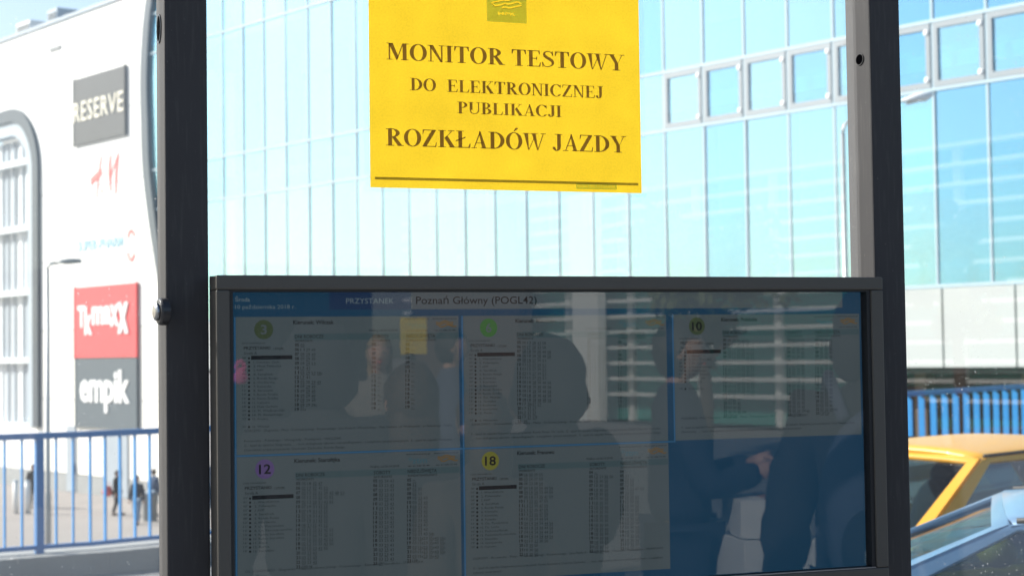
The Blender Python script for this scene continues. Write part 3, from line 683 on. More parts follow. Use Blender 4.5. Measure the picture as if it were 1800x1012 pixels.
# ================================================================== CARS
def car(name, label, nose, ang, paint, roofh=1.42, cab=(-.95, -.25, 1.15, 1.75)):
    """nose: the near roof corner above the windscreen; local x runs from nose to tail, y away from the camera, z up."""
    e = empty(name, nose, ang, label, 'car')
    L = 4.3; Wd = .86; belt = .88; bx0, rx0, rx1, bx1 = cab; rw = .60
    S = []  # body stations: x, half width, bottom, top
    for x, hw, zb, zt in ((-2.05, .60, .32, .56), (-1.98, .72, .22, .66), (-1.75, .80, .19, .74), (-1.2, .85, .17, .84), (-.8, .86, .16, .885), (0, .87, .16, .90), (1.0, .87, .16, .915), (1.6, .85, .18, .915), (1.95, .80, .22, .88), (2.12, .70, .30, .78)):
        prof = [(-hw * .9, zb), (-hw, zb + .14), (-hw, zb + (zt - zb) * .62), (-hw * .94, zt - .05), (-hw * .82, zt), (0, zt + .025), (hw * .82, zt), (hw * .94, zt - .05), (hw, zb + (zt - zb) * .62), (hw, zb + .14), (hw * .9, zb)]
        S.append([Vector((x, y, z)) for y, z in prof])
    V = [p for r in S for p in r]; k = len(S[0]); F = []
    for i in range(len(S) - 1):
        for j in range(k): F.append((i * k + j, i * k + (j + 1) % k, (i + 1) * k + (j + 1) % k, (i + 1) * k + j))
    F += [tuple(range(k))[::-1], tuple(range((len(S) - 1) * k, len(S) * k))]
    b = mk('body', V, F, paint, e, True, True); sm = b.modifiers.new('sub', 'SUBSURF'); sm.levels = sm.render_levels = 2
    # greenhouse grid: from belt to roof; pillars and roof are painted, openings glazed
    def sec(y, t):  # t 0 belt .. 1 roof
        return y * (.80 + (rw - .80) * t) / 1.0
    def P(x, y, z): return Vector((x, y, z))
    xs_b = [bx0, .15 + 0, bx1]; mid_b = .38; mid_r = .30
    zr = roofh
    B = {(-1, 0): P(bx0, -.78, belt), (-1, 1): P(mid_b, -.80, belt + .01), (-1, 2): P(bx1, -.74, belt + .03), (1, 0): P(bx0, .78, belt), (1, 1): P(mid_b, .80, belt + .01), (1, 2): P(bx1, .74, belt + .03)}
    T = {(-1, 0): P(rx0, -rw, zr - .05), (-1, 1): P(mid_r, -rw - .02, zr - .03), (-1, 2): P(rx1, -rw + .03, zr - .07), (1, 0): P(rx0, rw, zr - .05), (1, 1): P(mid_r, rw + .02, zr - .03), (1, 2): P(rx1, rw - .03, zr - .07)}
    def window(quad, bulge, border, m):
        """quad a,b (belt) c,d (roof) -> painted border strip + glass sheet set 8 mm back; smooth bulge outwards."""
        a, b_, c, d = quad; nrm = ((b_ - a).cross(d - a)).normalized(); N = 8
        if nrm.dot((a + b_ + c + d) / 4 - Vector((.3, 0, 1.1))) < 0: nrm = -nrm
        def pt(u, v, off=0): return (a * (1 - u) + b_ * u) * (1 - v) + (d * (1 - u) + c * u) * v + nrm * (bulge * 4 * u * (1 - u) * (.05 + .95 * (1 - v)) + off)
        lu, lv, hu, hv = border
        us = [0, lu] + [lu + (1 - lu - hu) * i / N for i in range(1, N)] + [1 - hu, 1]; vs_ = [0, lv] + [lv + (1 - lv - hv) * i / 4 for i in range(1, 4)] + [1 - hv, 1]
        V = []; Ff = []; Fg = []
        for v in vs_:
            for u in us: V.append(pt(u, v))
        nu = len(us)
        for j in range(len(vs_) - 1):
            for i in range(nu - 1):
                f = (j * nu + i, j * nu + i + 1, (j + 1) * nu + i + 1, (j + 1) * nu + i)
                inside = 1 <= i <= nu - 3 and 1 <= j <= len(vs_) - 3
                (Fg if inside else Ff).append(f)
        return V, Ff, Fg, nrm
    fr = MB(); glass = []
    for nm, q, bu, bo in (('windscreen', (B[-1, 0], B[1, 0], T[1, 0], T[-1, 0]), .10, (.05, .05, .05, .045)),
                      ('rear_window', (B[-1, 2], B[1, 2], T[1, 2], T[-1, 2]), .08, (.07, .05, .07, .045)),
                      ('side_window', (B[-1, 0], B[-1, 1], T[-1, 1], T[-1, 0]), .012, (.13, .05, .04, .045)), ('side_window', (B[-1, 1], B[-1, 2], T[-1, 2], T[-1, 1]), .012, (.04, .05, .18, .045)),
                      ('side_window', (B[1, 0], B[1, 1], T[1, 1], T[1, 0]), .012, (.13, .05, .04, .045)), ('side_window', (B[1, 1], B[1, 2], T[1, 2], T[1, 1]), .012, (.04, .05, .18, .045))):
        V, Ff, Fg, nrm = window(q, bu, bo, paint); fr.add((V, Ff)); glass.append((nm, [v - nrm * .006 for v in V], Fg))
    # roof skin, crowned
    NX, NY = 12, 10; V = []; F = []
    for i in range(NX + 1):
        u = i / NX
        for j in range(NY + 1):
            v = j / NY * 2 - 1
            xf = rx0 + .0; x = rx0 + (rx1 - rx0) * u
            hw = rw + .02 * (1 - abs(2 * u - 1)) - .03 * u
            fwd = (.10 if u == 0 else 0)
            xx = x - .045 * (1 - v * v) * max(0, 1 - u * 3) * .4 + .04 * (1 - v * v) * max(0, u * 3 - 2)
            z = zr - .045 - .028 * abs(v) ** 6 + .02 * (1 - abs(2 * u - 1)) - .02 * u + .038 * (1 - v * v) * sin(pi * (.13 + .74 * u)) + .008 * (1 - (2 * u - 1) ** 2)
            V.append(Vector((xx, hw * v, z)))
    for i in range(NX):
        for j in range(NY): F.append((i * (NY + 1) + j, i * (NY + 1) + j + 1, (i + 1) * (NY + 1) + j + 1, (i + 1) * (NY + 1) + j))
    ro = mk('roof', V, F, paint, e, True, True); sd = ro.modifiers.new('thick', 'SOLIDIFY'); sd.thickness = .02; sd.offset = -.3
    pf = mk('window_frame', fr.V, fr.F, paint, e, True, True); wd_ = pf.modifiers.new('weld', 'WELD'); wd_.merge_threshold = .004; sd = pf.modifiers.new('thick', 'SOLIDIFY'); sd.thickness = .022; sd.offset = 0
    bevel(pf, .010, 3); pf.modifiers['bevel'].angle_limit = radians(20)
    for nm, V, Fg in glass:
        o = mk(nm, V, Fg, M['carglass'] if nm == 'windscreen' else M['carglass2'], e, True, True)
        me = o.data; bm = bmesh.new(); bm.from_mesh(me); bmesh.ops.delete(bm, geom=[v for v in bm.verts if not v.link_faces], context='VERTS'); bm.to_mesh(me); bm.free()
    # roof gutter trim, mirrors, wheels, lights, seats
    for sd_ in (-1, 1):
        V, F = tube([T[sd_, 0] + Vector((.02, 0, .012)), T[sd_, 1] + Vector((0, 0, .018)), T[sd_, 2] + Vector((0, 0, .012))], .009, 8); mk('roof_trim', V, F, M['rubber'], e, True, True)
        V, F = ell((bx0 + .45, sd_ * .95, belt + .10), .07, .11, .075); mk('mirror', V, F, paint, e, True, True)
        for wx in (-1.28, 1.32):
            V, F = lathe([(.20, -.10), (.30, -.10), (.315, -.06), (.315, .06), (.30, .10), (.20, .10)], (wx, sd_ * .80, .315), (0, 1, 0), 24); wh = mk('wheel', V, F, M['tyre'], e, True, True)
            V, F = lathe([(.205, -.06), (.19, .105), (.06, .09), (.0, .10)], (wx, sd_ * .80, .315), (0, sd_, 0), 20); mk('rim', V, F, M['alloy'], wh, True, True)
        V, F = ell((-1.93, sd_ * .56, .60), .10, .16, .075); mk('headlight', V, F, M['headlight'], e, True, True)
        V, F = ell((2.02, sd_ * .60, .70), .08, .13, .09); mk('tail_light', V, F, M['taillight'], e, True, True)
        for sx in (.05, 1.0):
            mb = MB(); mb.add(ell((sx, sd_ * .36, .62), .26, .24, .10)).add(ell((sx + .30, sd_ * .36, .88), .09, .23, .32)).add(ell((sx + .36, sd_ * .36, 1.20), .06, .12, .09)); mb.build('seat', M['interior_dark'], e, True, True)
    V, F = ell((bx0 + .52, 0, belt - .04), .22, .72, .07); mk('dashboard', V, F, M['interior_dark'], e, True, True)
    V, F = lathe([(.17, -.012), (.19, 0), (.17, .012)], (bx0 + .78, .36, .90), (1, 0, .5), 20); mk('steering_wheel', V, F, M['rubber'], e, True, True)
    return e
CA = radians(8); CB = radians(-36)
def place_car(e, corner, local, ang):
    c = Vector((local[0] * cos(ang) - local[1] * sin(ang), local[0] * sin(ang) + local[1] * cos(ang), 0)); e.location = (corner.x - c.x, corner.y - c.y, -.30)
c1 = car('yellow_car', 'yellow car behind the shelter glass in front of the blue railing', (0, 0, 0), CA, M['yellowcar'])
place_car(c1, onZ(1724, 806, -.30 + 1.37), (-.25, -.60), CA)
c2 = car('silver_blue_car', 'silver blue car in the near lane, lower right, overlapping the yellow car', (0, 0, 0), CB, M['bluecar'], 1.42, (-1.30, -.20, 1.15, 1.75))
place_car(c2, onZ(1775, 922, -.30 + 1.37), (-.20, -.60), CB)

# ================================================================== SHELTER
YF = 2.40; K = YF / 2.8
sh = empty('tram_shelter', (.95, YF, 0), label='dark grey steel shelter frame with two posts and clear dusty glass panes', cat='shelter')
PD = .075
posts = [(onY(291, 500, YF).x, onY(367, 500, YF).x), (onY(1538, 500, YF).x, onY(1592, 500, YF).x)]
pobj = []
for a, b in posts:
    p = box('post', a, b, YF, YF + PD, 0, 2.75, M['steel'], sh, .003); pobj.append(p)
    box('base_plate', a - .06, b + .06, YF - .04, YF + PD + .04, .002, .014, M['steel'], p)
box('top_beam', posts[0][0] - 1.6, posts[1][1] + 1.6, YF + .002, YF + PD - .002, 2.752, 2.83, M['steel'], sh, .003)
# holes as flat black discs, inner shade put into the colour; bolts
def hole_disc(pp, x, px, py, ry=.016, rz=.022, Y=YF + PD * .45):
    z = (EYE + ray(px, py) * ((x - EYE.x) / ray(px, py).x)); R = Matrix.Rotation(pi / 2, 3, 'Y')
    V, F = lathe([(rz, 0), (rz, .0012)], (x - .0013, z.y, z.z), (1, 0, 0), 20)
    V = [Vector((v.x, z.y + (v.y - z.y) * ry / rz, v.z)) for v in V]
    o = mk('bolt_hole', V, F, M['hole'], pp)
    V, F = lathe([(rz, 0), (rz * 1.12, 0), (rz * 1.12, .003), (rz, .003)], (x - .0018, z.y, z.z), (1, 0, 0), 20); V = [Vector((v.x, z.y + (v.y - z.y) * ry / rz, v.z)) for v in V]
    mk('hole_rim', V, F[:-2], M['boltd'], pp)
hole_disc(pobj[0], posts[0][0], 280.5, 51, .017, .0185)
hole_disc(pobj[1], posts[1][0], 1512, 105, .0105, .0085)
# clamp bolt beside the left post
q = EYE + ray(279, 548) * ((posts[0][0] - .01) / ray(279, 548).x)
V, F = lathe([(.019, 0), (.019, .010), (.017, .013), (.010, .014), (.0, .0145)], (posts[0][0], q.y - .012, q.z), (-1, -.12, 0), 24); o = mk('clamp_bolt', V, F, M['boltd'], pobj[0], False); bevel(o, .001)
V, F = lathe([(.0125, .0145), (.0125, .017), (.009, .019), (0, .0195)], (posts[0][0], q.y - .012, q.z), (-1, -.12, 0), 18); mk('bolt_cap', V, F, M['bolt'], o)
for py in (105, 541, 968):
    z = onY(1588, py, YF).z; V, F = lathe([(.016, 0), (.016, .004), (.012, .007), (0, .008)], (posts[1][1], YF + .028, z), (1, 0, 0), 20); mk('bolt_head', V, F, M['boltd'], pobj[1], True)
# panes
YG = YF + .042
pan = []
for pi_, (x0, x1) in enumerate(((posts[0][0] - 1.5, posts[0][0] + .006), (posts[0][1] - .006, posts[1][0] + .006), (posts[1][1] - .006, posts[1][1] + 1.5))):
    pan.append(box('glass_pane', x0, x1, YG, YG + .008, .12, 2.74, M['pane'][pi_], sh))

# paper notice in a clear sleeve, stuck to the glass
YP = YG - .0022
A = onY(651, 328, YP); Bp = onY(1128, 341, YP); zb = (A.z + Bp.z) / 2; zt = zb + (Bp.x - A.x) * .707 * 1.02
pn = empty('paper_notice', (A.x, YP, zb), label='yellow paper notice with brown serif capitals stuck to the glass above the monitor', cat='notice')
sheet = []
def grid_sheet(x0, x1, z0, z1, y0, y1, nx=24, nz=16, wob=.0006):
    V = []; F = []
    for sgn, y in ((0, y0), (1, y1)):
        for j in range(nz + 1):
            for i in range(nx + 1):
                x = x0 + (x1 - x0) * i / nx; z = z0 + (z1 - z0) * j / nz
                V.append(Vector((x, y + wob * mnoise.noise(Vector((x * 9, z * 9, 3))), z)))
    n = (nx + 1) * (nz + 1)
    for j in range(nz):
        for i in range(nx):
            a = j * (nx + 1) + i; F += [(a, a + 1, a + nx + 2, a + nx + 1), (n + a, n + a + nx + 1, n + a + nx + 2, n + a + 1)]
    return V, F
mk('sheet', [(A.x, YP, zb), (Bp.x, YP, zb), (Bp.x, YP, zt), (A.x, YP, zt)], [(0, 1, 2, 3)], M['paper'], pn)
PY = lambda d: YP - d
def prnt(name, VF, m, d=.0003, parent=pn): V, F = to_stand(VF, PY(d)); return mk(name, V, F, m, parent)
def capline(body, l, r, base_px, top_px):
    a = onY(*l, YP); b = onY(*r, YP); zz = a.z; h = onY(l[0], top_px, YP).z - zz
    return serif_vf(body, a.x, b.x, zz, h)
prnt('lettering', capline('MONITOR TESTOWY', (679.5, 104.8), (1098, 125), 0, 75.6), M['ink'])
prnt('lettering', capline('DO  ELEKTRONICZNEJ', (721, 159), (1060, 173), 0, 137.3), M['ink'])
prnt('lettering', capline('PUBLIKACJI', (804, 199.5), (987, 206.4), 0, 178.9), M['ink'])
prnt('lettering', capline('ROZKŁADÓW JAZDY', (678.5, 256), (1101, 268), 0, 225.7), M['ink'])
def flat(x0, x1, y0, y1): return [Vector((x0, y0, 0)), Vector((x1, y0, 0)), Vector((x1, y1, 0)), Vector((x0, y1, 0))], [(0, 1, 2, 3)]
a = onY(659, 315, YP); b = onY(1122, 327, YP); prnt('ruled_line', flat(a.x, b.x, a.z - .0005, a.z + .0035), M['inkdark'])
def in_tri(p, a, b, c):
    d1 = (p[0] - b.x) * (a.y - b.y) - (a.x - b.x) * (p[1] - b.y); d2 = (p[0] - c.x) * (b.y - c.y) - (b.x - c.x) * (p[1] - c.y); d3 = (p[0] - a.x) * (c.y - a.y) - (c.x - a.x) * (p[1] - a.y)
    return not ((d1 < 0 or d2 < 0 or d3 < 0) and (d1 > 0 or d2 > 0 or d3 > 0))
def knocked_out(x0, x1, y0, y1, cell, VFs):
    """a printed box with shapes left unprinted: small printed cells, none where a shape lies."""
    nx = int((x1 - x0) / cell); ny = int((y1 - y0) / cell); cx = (x1 - x0) / nx; cy = (y1 - y0) / ny; skip = set()
    for V, F in VFs:
        for f in F:
            for t in range(1, len(f) - 1):
                T3 = (V[f[0]], V[f[t]], V[f[t + 1]]); xa = min(v.x for v in T3); xb = max(v.x for v in T3); ya = min(v.y for v in T3); yb = max(v.y for v in T3)
                for ii in range(max(0, int((xa - x0) / cx)), min(nx, int((xb - x0) / cx) + 1)):
                    for jj in range(max(0, int((ya - y0) / cy)), min(ny, int((yb - y0) / cy) + 1)):
                        if in_tri((x0 + (ii + .5) * cx, y0 + (jj + .5) * cy), *T3): skip.add((ii, jj))
    V = [Vector((x0 + ii * cx, y0 + jj * cy, 0)) for jj in range(ny + 1) for ii in range(nx + 1)]
    F = [(jj * (nx + 1) + ii, jj * (nx + 1) + ii + 1, (jj + 1) * (nx + 1) + ii + 1, (jj + 1) * (nx + 1) + ii) for jj in range(ny) for ii in range(nx) if (ii, jj) not in skip]
    return V, F
a = onY(1012.7, 335, YP); b = onY(1084, 335, YP)
prnt('address_box', knocked_out(a.x, b.x, zb + .0045, zb + .0135, .0003, [fit(text_vf('WWW.MPK.POZNAN.PL', bold=.0), a.x + .002, b.x - .002, zb + .0065, zb + .0115)]), M['inkgreen'], .0004)
a = onY(856, 38, YP); b = onY(925.6, 41.5, YP)
def px_p(p): q = onY(*p, YP); return (q.x, q.z)
def wave(pts, wid, dy):
    q = cat([px_p((830 + x / 13.85, (y + dy) / 13.85)) for x, y in pts], 6); P = strip([(v[0], v[1]) for v in q], [wid] * len(q)); V = []; F = []
    for pp in P:
        n = len(V); V += [Vector((x, y, 0)) for x, y in pp]; F.append(tuple(range(n, n + 4)))
    return V, F
WAVES = (([(560, 150), (480, 75), (620, 40), (780, 10), (880, 20), (1000, -30)], .0024), ([(560, 150), (680, 130), (800, 95), (880, 112), (1000, 85), (1100, 60), (1190, 110)], .0030), ([(720, 205), (800, 180), (900, 205), (1050, 175), (1200, 140)], .0030))
u, v_ = px_p((875, 24)); u2, _ = px_p((907, 25))
lb = prnt('logo_box', knocked_out(a.x, b.x, a.z, a.z + .075, .00045, [wave(p, w, 0) for p, w in WAVES] + [fit(text_vf('MPK', bold=.02), u, u2, v_ - .0026, v_ + .0026)]), M['inkgreen'], .0003)
for p, w in WAVES: prnt('wave_shade', wave(p, .0007, 24), M['inkdark'], .0006, lb)
# clear sleeve a finger wider than the sheet
sl_ = box('sleeve', A.x - .009, Bp.x + .009, YP + .0007, YP + .0012, zb - .006, zt + .006, M['sleeve'], pn)

# ================================================================== MONITOR
YB = 2.345; YS = YB + .022
def SPx(x, y): q = onY(x, y, YS); return q.x, q.z
mo = empty('timetable_monitor', (.95, YB + .05, 1.0), label='wide dark-framed monitor showing five tram timetables, mounted across the shelter posts', cat='monitor')
x0, z1 = onY(380, 489, YB).x, onY(900, 489, YB).z; x1 = onY(1552, 487, YB).x
z1 = onY(1552, 487, YB).z
sx0, sz1 = SPx(404, 512); sx1, _ = SPx(1532, 508); sz0 = SPx(1533, 998)[1]; sz1 = SPx(1530, 509)[1]
ix0 = onY(404, 512, YB).x; ix1 = onY(1532, 508, YB).x; iz1 = onY(1530, 509, YB).z; iz0 = onY(1535, 998, YB).z
z0 = iz0 - (z1 - iz1)
# frame: four bars with a mitre-like butt, and a casing behind
fb = MB()
def bar_(name, a): o = box(name, *a, M['bezel'], mo, .0022); return o
bar_('bezel', (x0, x1, YB, YB + .05, iz1, z1)); bar_('bezel', (x0, x1, YB, YB + .05, z0, iz0))
bar_('bezel', (x0, ix0, YB + .0004, YB + .05, iz0 + .0003, iz1 - .0003)); bar_('bezel', (ix1, x1, YB + .0004, YB + .05, iz0 + .0003, iz1 - .0003))
box('casing', x0 - .0, x1 + .0, YB + .0505, YF - .001, z0, z1 + .001, M['bezelside'], mo, .002)
gk = MB(); t_ = .005
gk.box(ix0, ix1, YB + .004, YS + .003, iz1 - t_ * .6, iz1 - .0002).box(ix0, ix1, YB + .004, YS + .003, iz0 + .0002, iz0 + t_ * .4).box(ix0 + .0002, ix0 + t_, YB + .004, YS + .003, iz0 + t_ * .4, iz1 - t_ * .6).box(ix1 - t_ * 1.4, ix1 - .0002, YB + .004, YS + .003, iz0 + t_ * .4, iz1 - t_ * .6)
gk.build('gasket', M['rubber'], mo)
box('lower_trim', ix0 + .002, ix1 - .002, YB + .001, YB + .0035, iz0 + .0004, iz0 + .0022, M['bolt'], mo)
scr = box('screen', ix0 - .01, ix1 + .01, YS, YS + .006, iz0 - .01, iz1 + .01, M['s_blue'], mo)
def sprint(name, VF, m, d, parent): V, F = to_stand(VF, YS - d); return mk(name, V, F, m, parent)
# header strip
hx0, hz1 = SPx(722, 512); hx1 = SPx(1480, 512)[0]; hz0 = SPx(722, 543.5)[1]; hz1 = iz1 + .003
hd = sprint('header_strip', flat(hx0, hx1, hz0, hz1), M['s_head'], .0006, mo)
px_, pz_ = SPx(731, 535.5); sprint('lettering', fit(text_vf('Poznań Główny (POGL42)', bold=.006, res=4), px_, SPx(943, 530)[0], SPx(900, 538)[1] - .000, SPx(900, 519.5)[1]), M['s_text'], .0010, hd)
nx0 = SPx(578.5, 515)[0]; nv = sprint('stop_cell', flat(nx0, hx0 - .0005, hz0, hz1), M['s_navy'], .0006, mo)
sprint('lettering', fit(text_vf('PRZYSTANEK', res=3), SPx(608, 530)[0], SPx(692, 530)[0], SPx(650, 533.5)[1], SPx(650, 524)[1]), M['s_white'], .0010, nv)
dc = sprint('date_cell', flat(SPx(411, 515)[0], SPx(520, 515)[0], hz0, hz1 - .004), M['s_blue'], .0005, mo)
sprint('lettering', fit(text_vf('Środa', bold=.01), SPx(413, 530)[0], SPx(439, 530)[0], SPx(420, 530)[1], SPx(420, 520)[1]), M['s_white'], .0010, dc)
sprint('lettering', fit(text_vf('10 października 2018 r.', bold=.0), SPx(413, 541)[0], SPx(519, 541)[0], SPx(420, 545)[1], SPx(420, 535)[1]), M['s_white'], .0010, dc)

# panels; template taken from the page of line 12
TLx, TLz = SPx(416, 803); PWd = SPx(812.5, 790)[0] - TLx
def loc(zx, zy): # zoomed-page measure -> local metres from the page's top left corner
    x, z = SPx(370 + zx / 3.862, 750 + zy / 3.862); return x - TLx, z - TLz
ROWS_Z = [SPx(413, 557)[1], TLz]; PH = ROWS_Z[0] - TLz
COLS = [TLx, SPx(815.5, 700)[0], SPx(1186, 700)[0]]
def minutes(rows, k):
    return rows
def page(col, row, num, disc, dest, h0, wk, sa, su, stops, last, foot):
    X0 = COLS[col]; Z0 = ROWS_Z[row]; W_ = PWd - .0035; H_p = PH - .0028
    if row == 1: H_p = PH - .004
    pg = sprint('timetable_page', flat(X0, X0 + W_, Z0 - H_p, Z0), M['s_page'], .0006, mo)
    def L(zx, zy): a, b = loc(zx, zy); return X0 + a, Z0 + b
    txt = MB(); gry = MB()
    def put(mb, body, zx0, zy, zx1, cap, bold=0., res=2):
        a, b = L(zx0, zy); c = L(zx1, zy)[0]; h = cap / 3.862 * (YS / FPX) * 1.06
        V, F = text_vf(body, 1, bold, res); y0 = 0; k = h / .70
        xa = min(v.x for v in V); xb = max(v.x for v in V); q = (c - a) / (xb - xa)
        mb.add(([Vector((a + (v.x - xa) * q, b + v.y * k, 0)) for v in V], F))
    put(txt, 'Kierunek: ' + dest, 568, 243, 568 + 310 * len('Kierunek: ' + dest) / 19, 26, .022, 3)
    band = sprint('heading_band', flat(L(575, 300)[0], L(1690, 300)[0], L(575, 352)[1], L(575, 308)[1]), M['s_band'], .0009, pg)
    put(txt, 'DNI ROBOCZE', 580, 338, 775, 22, .012); put(txt, 'WORKDAYS', 580, 363, 700, 14, .012)
    put(txt, 'SOBOTY', 1107, 321, 1222, 22, .012); put(txt, 'SATURDAYS', 1107, 346, 1230, 14, .012)
    put(txt, 'NIEDZ./ŚWIĘTA', 1337, 312, 1535, 22, .012); put(txt, 'SUNDAYS/HOLIDAYS', 1337, 337, 1538, 14, .012)
    put(gry, 'Ważny od 06.10.2018', 1082, 277, 1278, 14, .012)
    put(gry, 'www.ztm.poznan.pl', 1325, 190, 1490, 11, .01); put(gry, 'www.ztm.poznan.pl', 1515, 182, 1680, 11, .01)
    put(gry, 'tel. 61 646 33 44', 1340, 270, 1485, 11, .01); put(gry, 'tel. 61 646 33 44', 1530, 262, 1672, 11, .01)
    put(gry, 'Linia tramwajowa', 220, 388, 378, 13); put(txt, 'PRZYSTANKI', 232, 426, 412, 20, .014); put(txt, '/ STOPS', 432, 422, 502, 14, .012); put(gry, 'Strefa A', 232, 460, 322, 18)
    # stops
    stp = 27.7; y = 482
    for i, (mn, nm) in enumerate(stops + [last]):
        yy = y + stp * i + (stp * .9 if i == len(stops) and row == 0 else 0) + 7
        put(gry, mn, 222, yy, 250, 13)
        a, b = L(268, yy - 5); r = .0016
        n = len(txt.V); txt.V += [Vector((a + r * cos(2 * pi * k / 10), b + r * sin(2 * pi * k / 10), 0)) for k in range(10)]; txt.F.append(tuple(range(n, n + 10)))
        if i: put(gry, '%d. %s' % (i, nm), 290 if i > 9 else 298, yy, 330 + 11.2 * len(nm), 14)
    bb = sprint('current_stop_bar', flat(L(282, 480)[0], L(563, 480)[0], L(282, 493)[1], L(282, 466)[1]), M['s_text'], .0009, pg)
    sprint('lettering', (lambda m_: (m_.V, m_.F))((lambda m_: (put(m_, '0. Poznań Główny', 296, 487, 462, 13), m_)[1])(MB())), M['s_grey'], .0012, bb)
    # departures
    for rows, hx, mx, y0, st in ((wk, 580, 618, 393, 31.4), (sa, 1103, 1142, 375, 31.1), (su, 1333, 1370, 369, 30.4)):
        for i, r in enumerate(rows):
            yy = y0 + st * i
            put(txt, '%02d' % (h0 + i), hx, yy, hx + 28, 20, .022)
            for k, mm in enumerate(r.split()):
                xx = mx + 37.5 * k + (14 if 's' in mm else 0) * 0
                put(gry, mm, xx, yy, xx + 27 + 9 * (len(mm) - 2), 19)
                if rnd.random() < .62:
                    a, b = L(xx, yy + 4); c = L(xx + 27, yy + 4)[0]; V, F = flat(a, c, b - .0003, b + .0002); gry.add((V, F))
    y0 = 1000
    for i, ft in enumerate(foot):
        zx1 = min(1650, 235 + 11.4 * len(ft)); put(gry, ft, 235, y0 + i * 31 + (38 if i else 0) - (12 if row == 0 else 12), zx1, 15)
    sprint('lettering', (txt.V, txt.F), M['s_text'], .0011, pg); sprint('small_print', (gry.V, gry.F), M['s_grey'], .0010, pg)
    a, b = L(368, 285); r = L(433, 285)[0] - a
    ds = sprint('line_disc', ([Vector((a + r * cos(2 * pi * k / 36), b + r * sin(2 * pi * k / 36), 0)) for k in range(36)], [tuple(range(36))]), disc, .0009, pg)
    hw = r * (.62 if len(num) > 1 else .32)
    sprint('line_number', fit(text_vf(num, bold=.02, res=5), a - hw, a + hw, b - r * .50, b + r * .50), M['s_page'] if num in '369' else M['s_text'], .0012, pg)
    # two small logos
    V, F = fit(text_vf('*ztm', res=3), L(1340, 0)[0], L(1465, 0)[0], L(1340, 248)[1], L(1340, 205)[1]); sprint('logo', (V, F), M['s_cyan'], .0010, pg)
    mb = MB()
    for k in range(3):
        c = [L(1540 + 20 * (k == 2) + 118 * t, 200 + 13 * k + 7 * sin(t * 9) - 6 * t) for t in [j / 10 for j in range(11)]]
        for pp in strip(c, [.0016] * 11):
            n = len(mb.V); mb.V += [Vector((x, yq, 0)) for x, yq in pp]; mb.F.append(tuple(range(n, n + 4)))
    sprint('logo', (mb.V, mb.F), M['s_orange'], .0010, pg)
    return pg
R3 = ['05', '11 29 49', '09 29 49', '09 29 49', '09 29 53', '17 41', '05 29 53 58s', '17 41', '05 20 29 49', '09 29 49', '09 29 49', '09 29 49', '09 29 49', '09 29 39s', '01s']
page(0, 0, '3', M['s_olive'], 'Wilczak', 5, R3, ['-'] * 15, ['-'] * 15,
     [("00'", ''), ("01'", 'Dworzec Zach.'), ("03'", 'Most Teatralny'), ("05'", 'AWF'), ("06'", 'Serafitek'), ("08'", 'Rondo Rataje'), ("10'", 'Wioślarska'), ("11'", 'Kórnicka'), ("12'", 'Baraniaka'), ("14'", 'Rondo Śródka'), ("15'", 'Rondo Śródka'), ("16'", 'Katedra'), ("18'", 'Małe Garbary'), ("20'", 'Pl. Wielkopolski'), ("22'", 'Pl. Ratajskiego'), ("23'", 'Fredry')], ("26'", 'Wilczak'),
     ['GÓRCZYN - Głogowska - Matyi - Królowej Jadwigi - Krzywoustego - Jana Pawła II - Wyszyńskiego - Małe Garbary - pl. Wielkopolski - pl. Ratajskiego - Fredry', 'Roosevelta - Pułaskiego - Winogrady - Przełajowa - WILCZAK', 'G - zjazd do zajezdni Głogowska,  _ - kurs obsługiwany taborem niskopodłogowym - z wyjątkiem sytuacji awaryjnych.  S - zjazd do zajezdni Forteczna', '(Starołęka) przez przystanek: Dworzec Zachodni, Rondo Rataje'])
a6 = ['08 13 28 43 58', '09 17 28 43 58', '08 18 28 38 48 58', '08 18 28 38 48 58', '08 18 27 39 51', '03 15 27 39 51', '03 15 27 39 51', '03 15 27 39 51', '03 15 27 39 51'] + ['08 18 28 38 48 58'] * 5 + ['17 28s 37 57', '17 37 57', '17 37 57', '17 37 57F', '19F']
w6 = ['-', '17 37 57'] + ['17 37 57'] * 15 + ['17 37 57F', '19F']
page(1, 0, '6', M['s_green'], 'Miłostowo', 5, a6, w6, w6,
     [("00'", ''), ("01'", 'Wierzbięcice'), ("03'", 'Półwiejska'), ("04'", 'AWF'), ("05'", 'Serafitek'), ("07'", 'Rondo Rataje'), ("08'", 'Kórnicka'), ("09'", 'Kórnicka'), ("10'", 'Baraniaka'), ("12'", 'Rondo Śródka'), ("13'", 'Rondo Śródka'), ("14'", 'Św. Michała'), ("15'", 'Termalna'), ("17'", 'Krańcowa'), ("18'", 'Łomżyńska'), ("19'", 'Piaśn.')], ("20'", 'Miłostowo'),
     ['JUNIKOWO - Grunwaldzka - Roosevelta - Matyi - Królowej Jadwigi - Krzywoustego - Jana Pawła II - Warszawska - MIŁOSTOWO', 'F - zjazd do zajezdni Franowo przez przystanek: Rondo Rataje, Os. Lecha,  G - zjazd do zajezdni Głogowska przez przystanek: Bałtyk, Dworzec Zachodni,', '_ - kurs obsługiwany taborem niskopodłogowym - z wyjątkiem sytuacji awaryjnych.  S - zjazd do zajezdni Forteczna (Starołęka) przez przystanek Bałtyk'])
w10 = ['00 20 40'] * 17 + ['00 20 29F 40', '12F 22F']
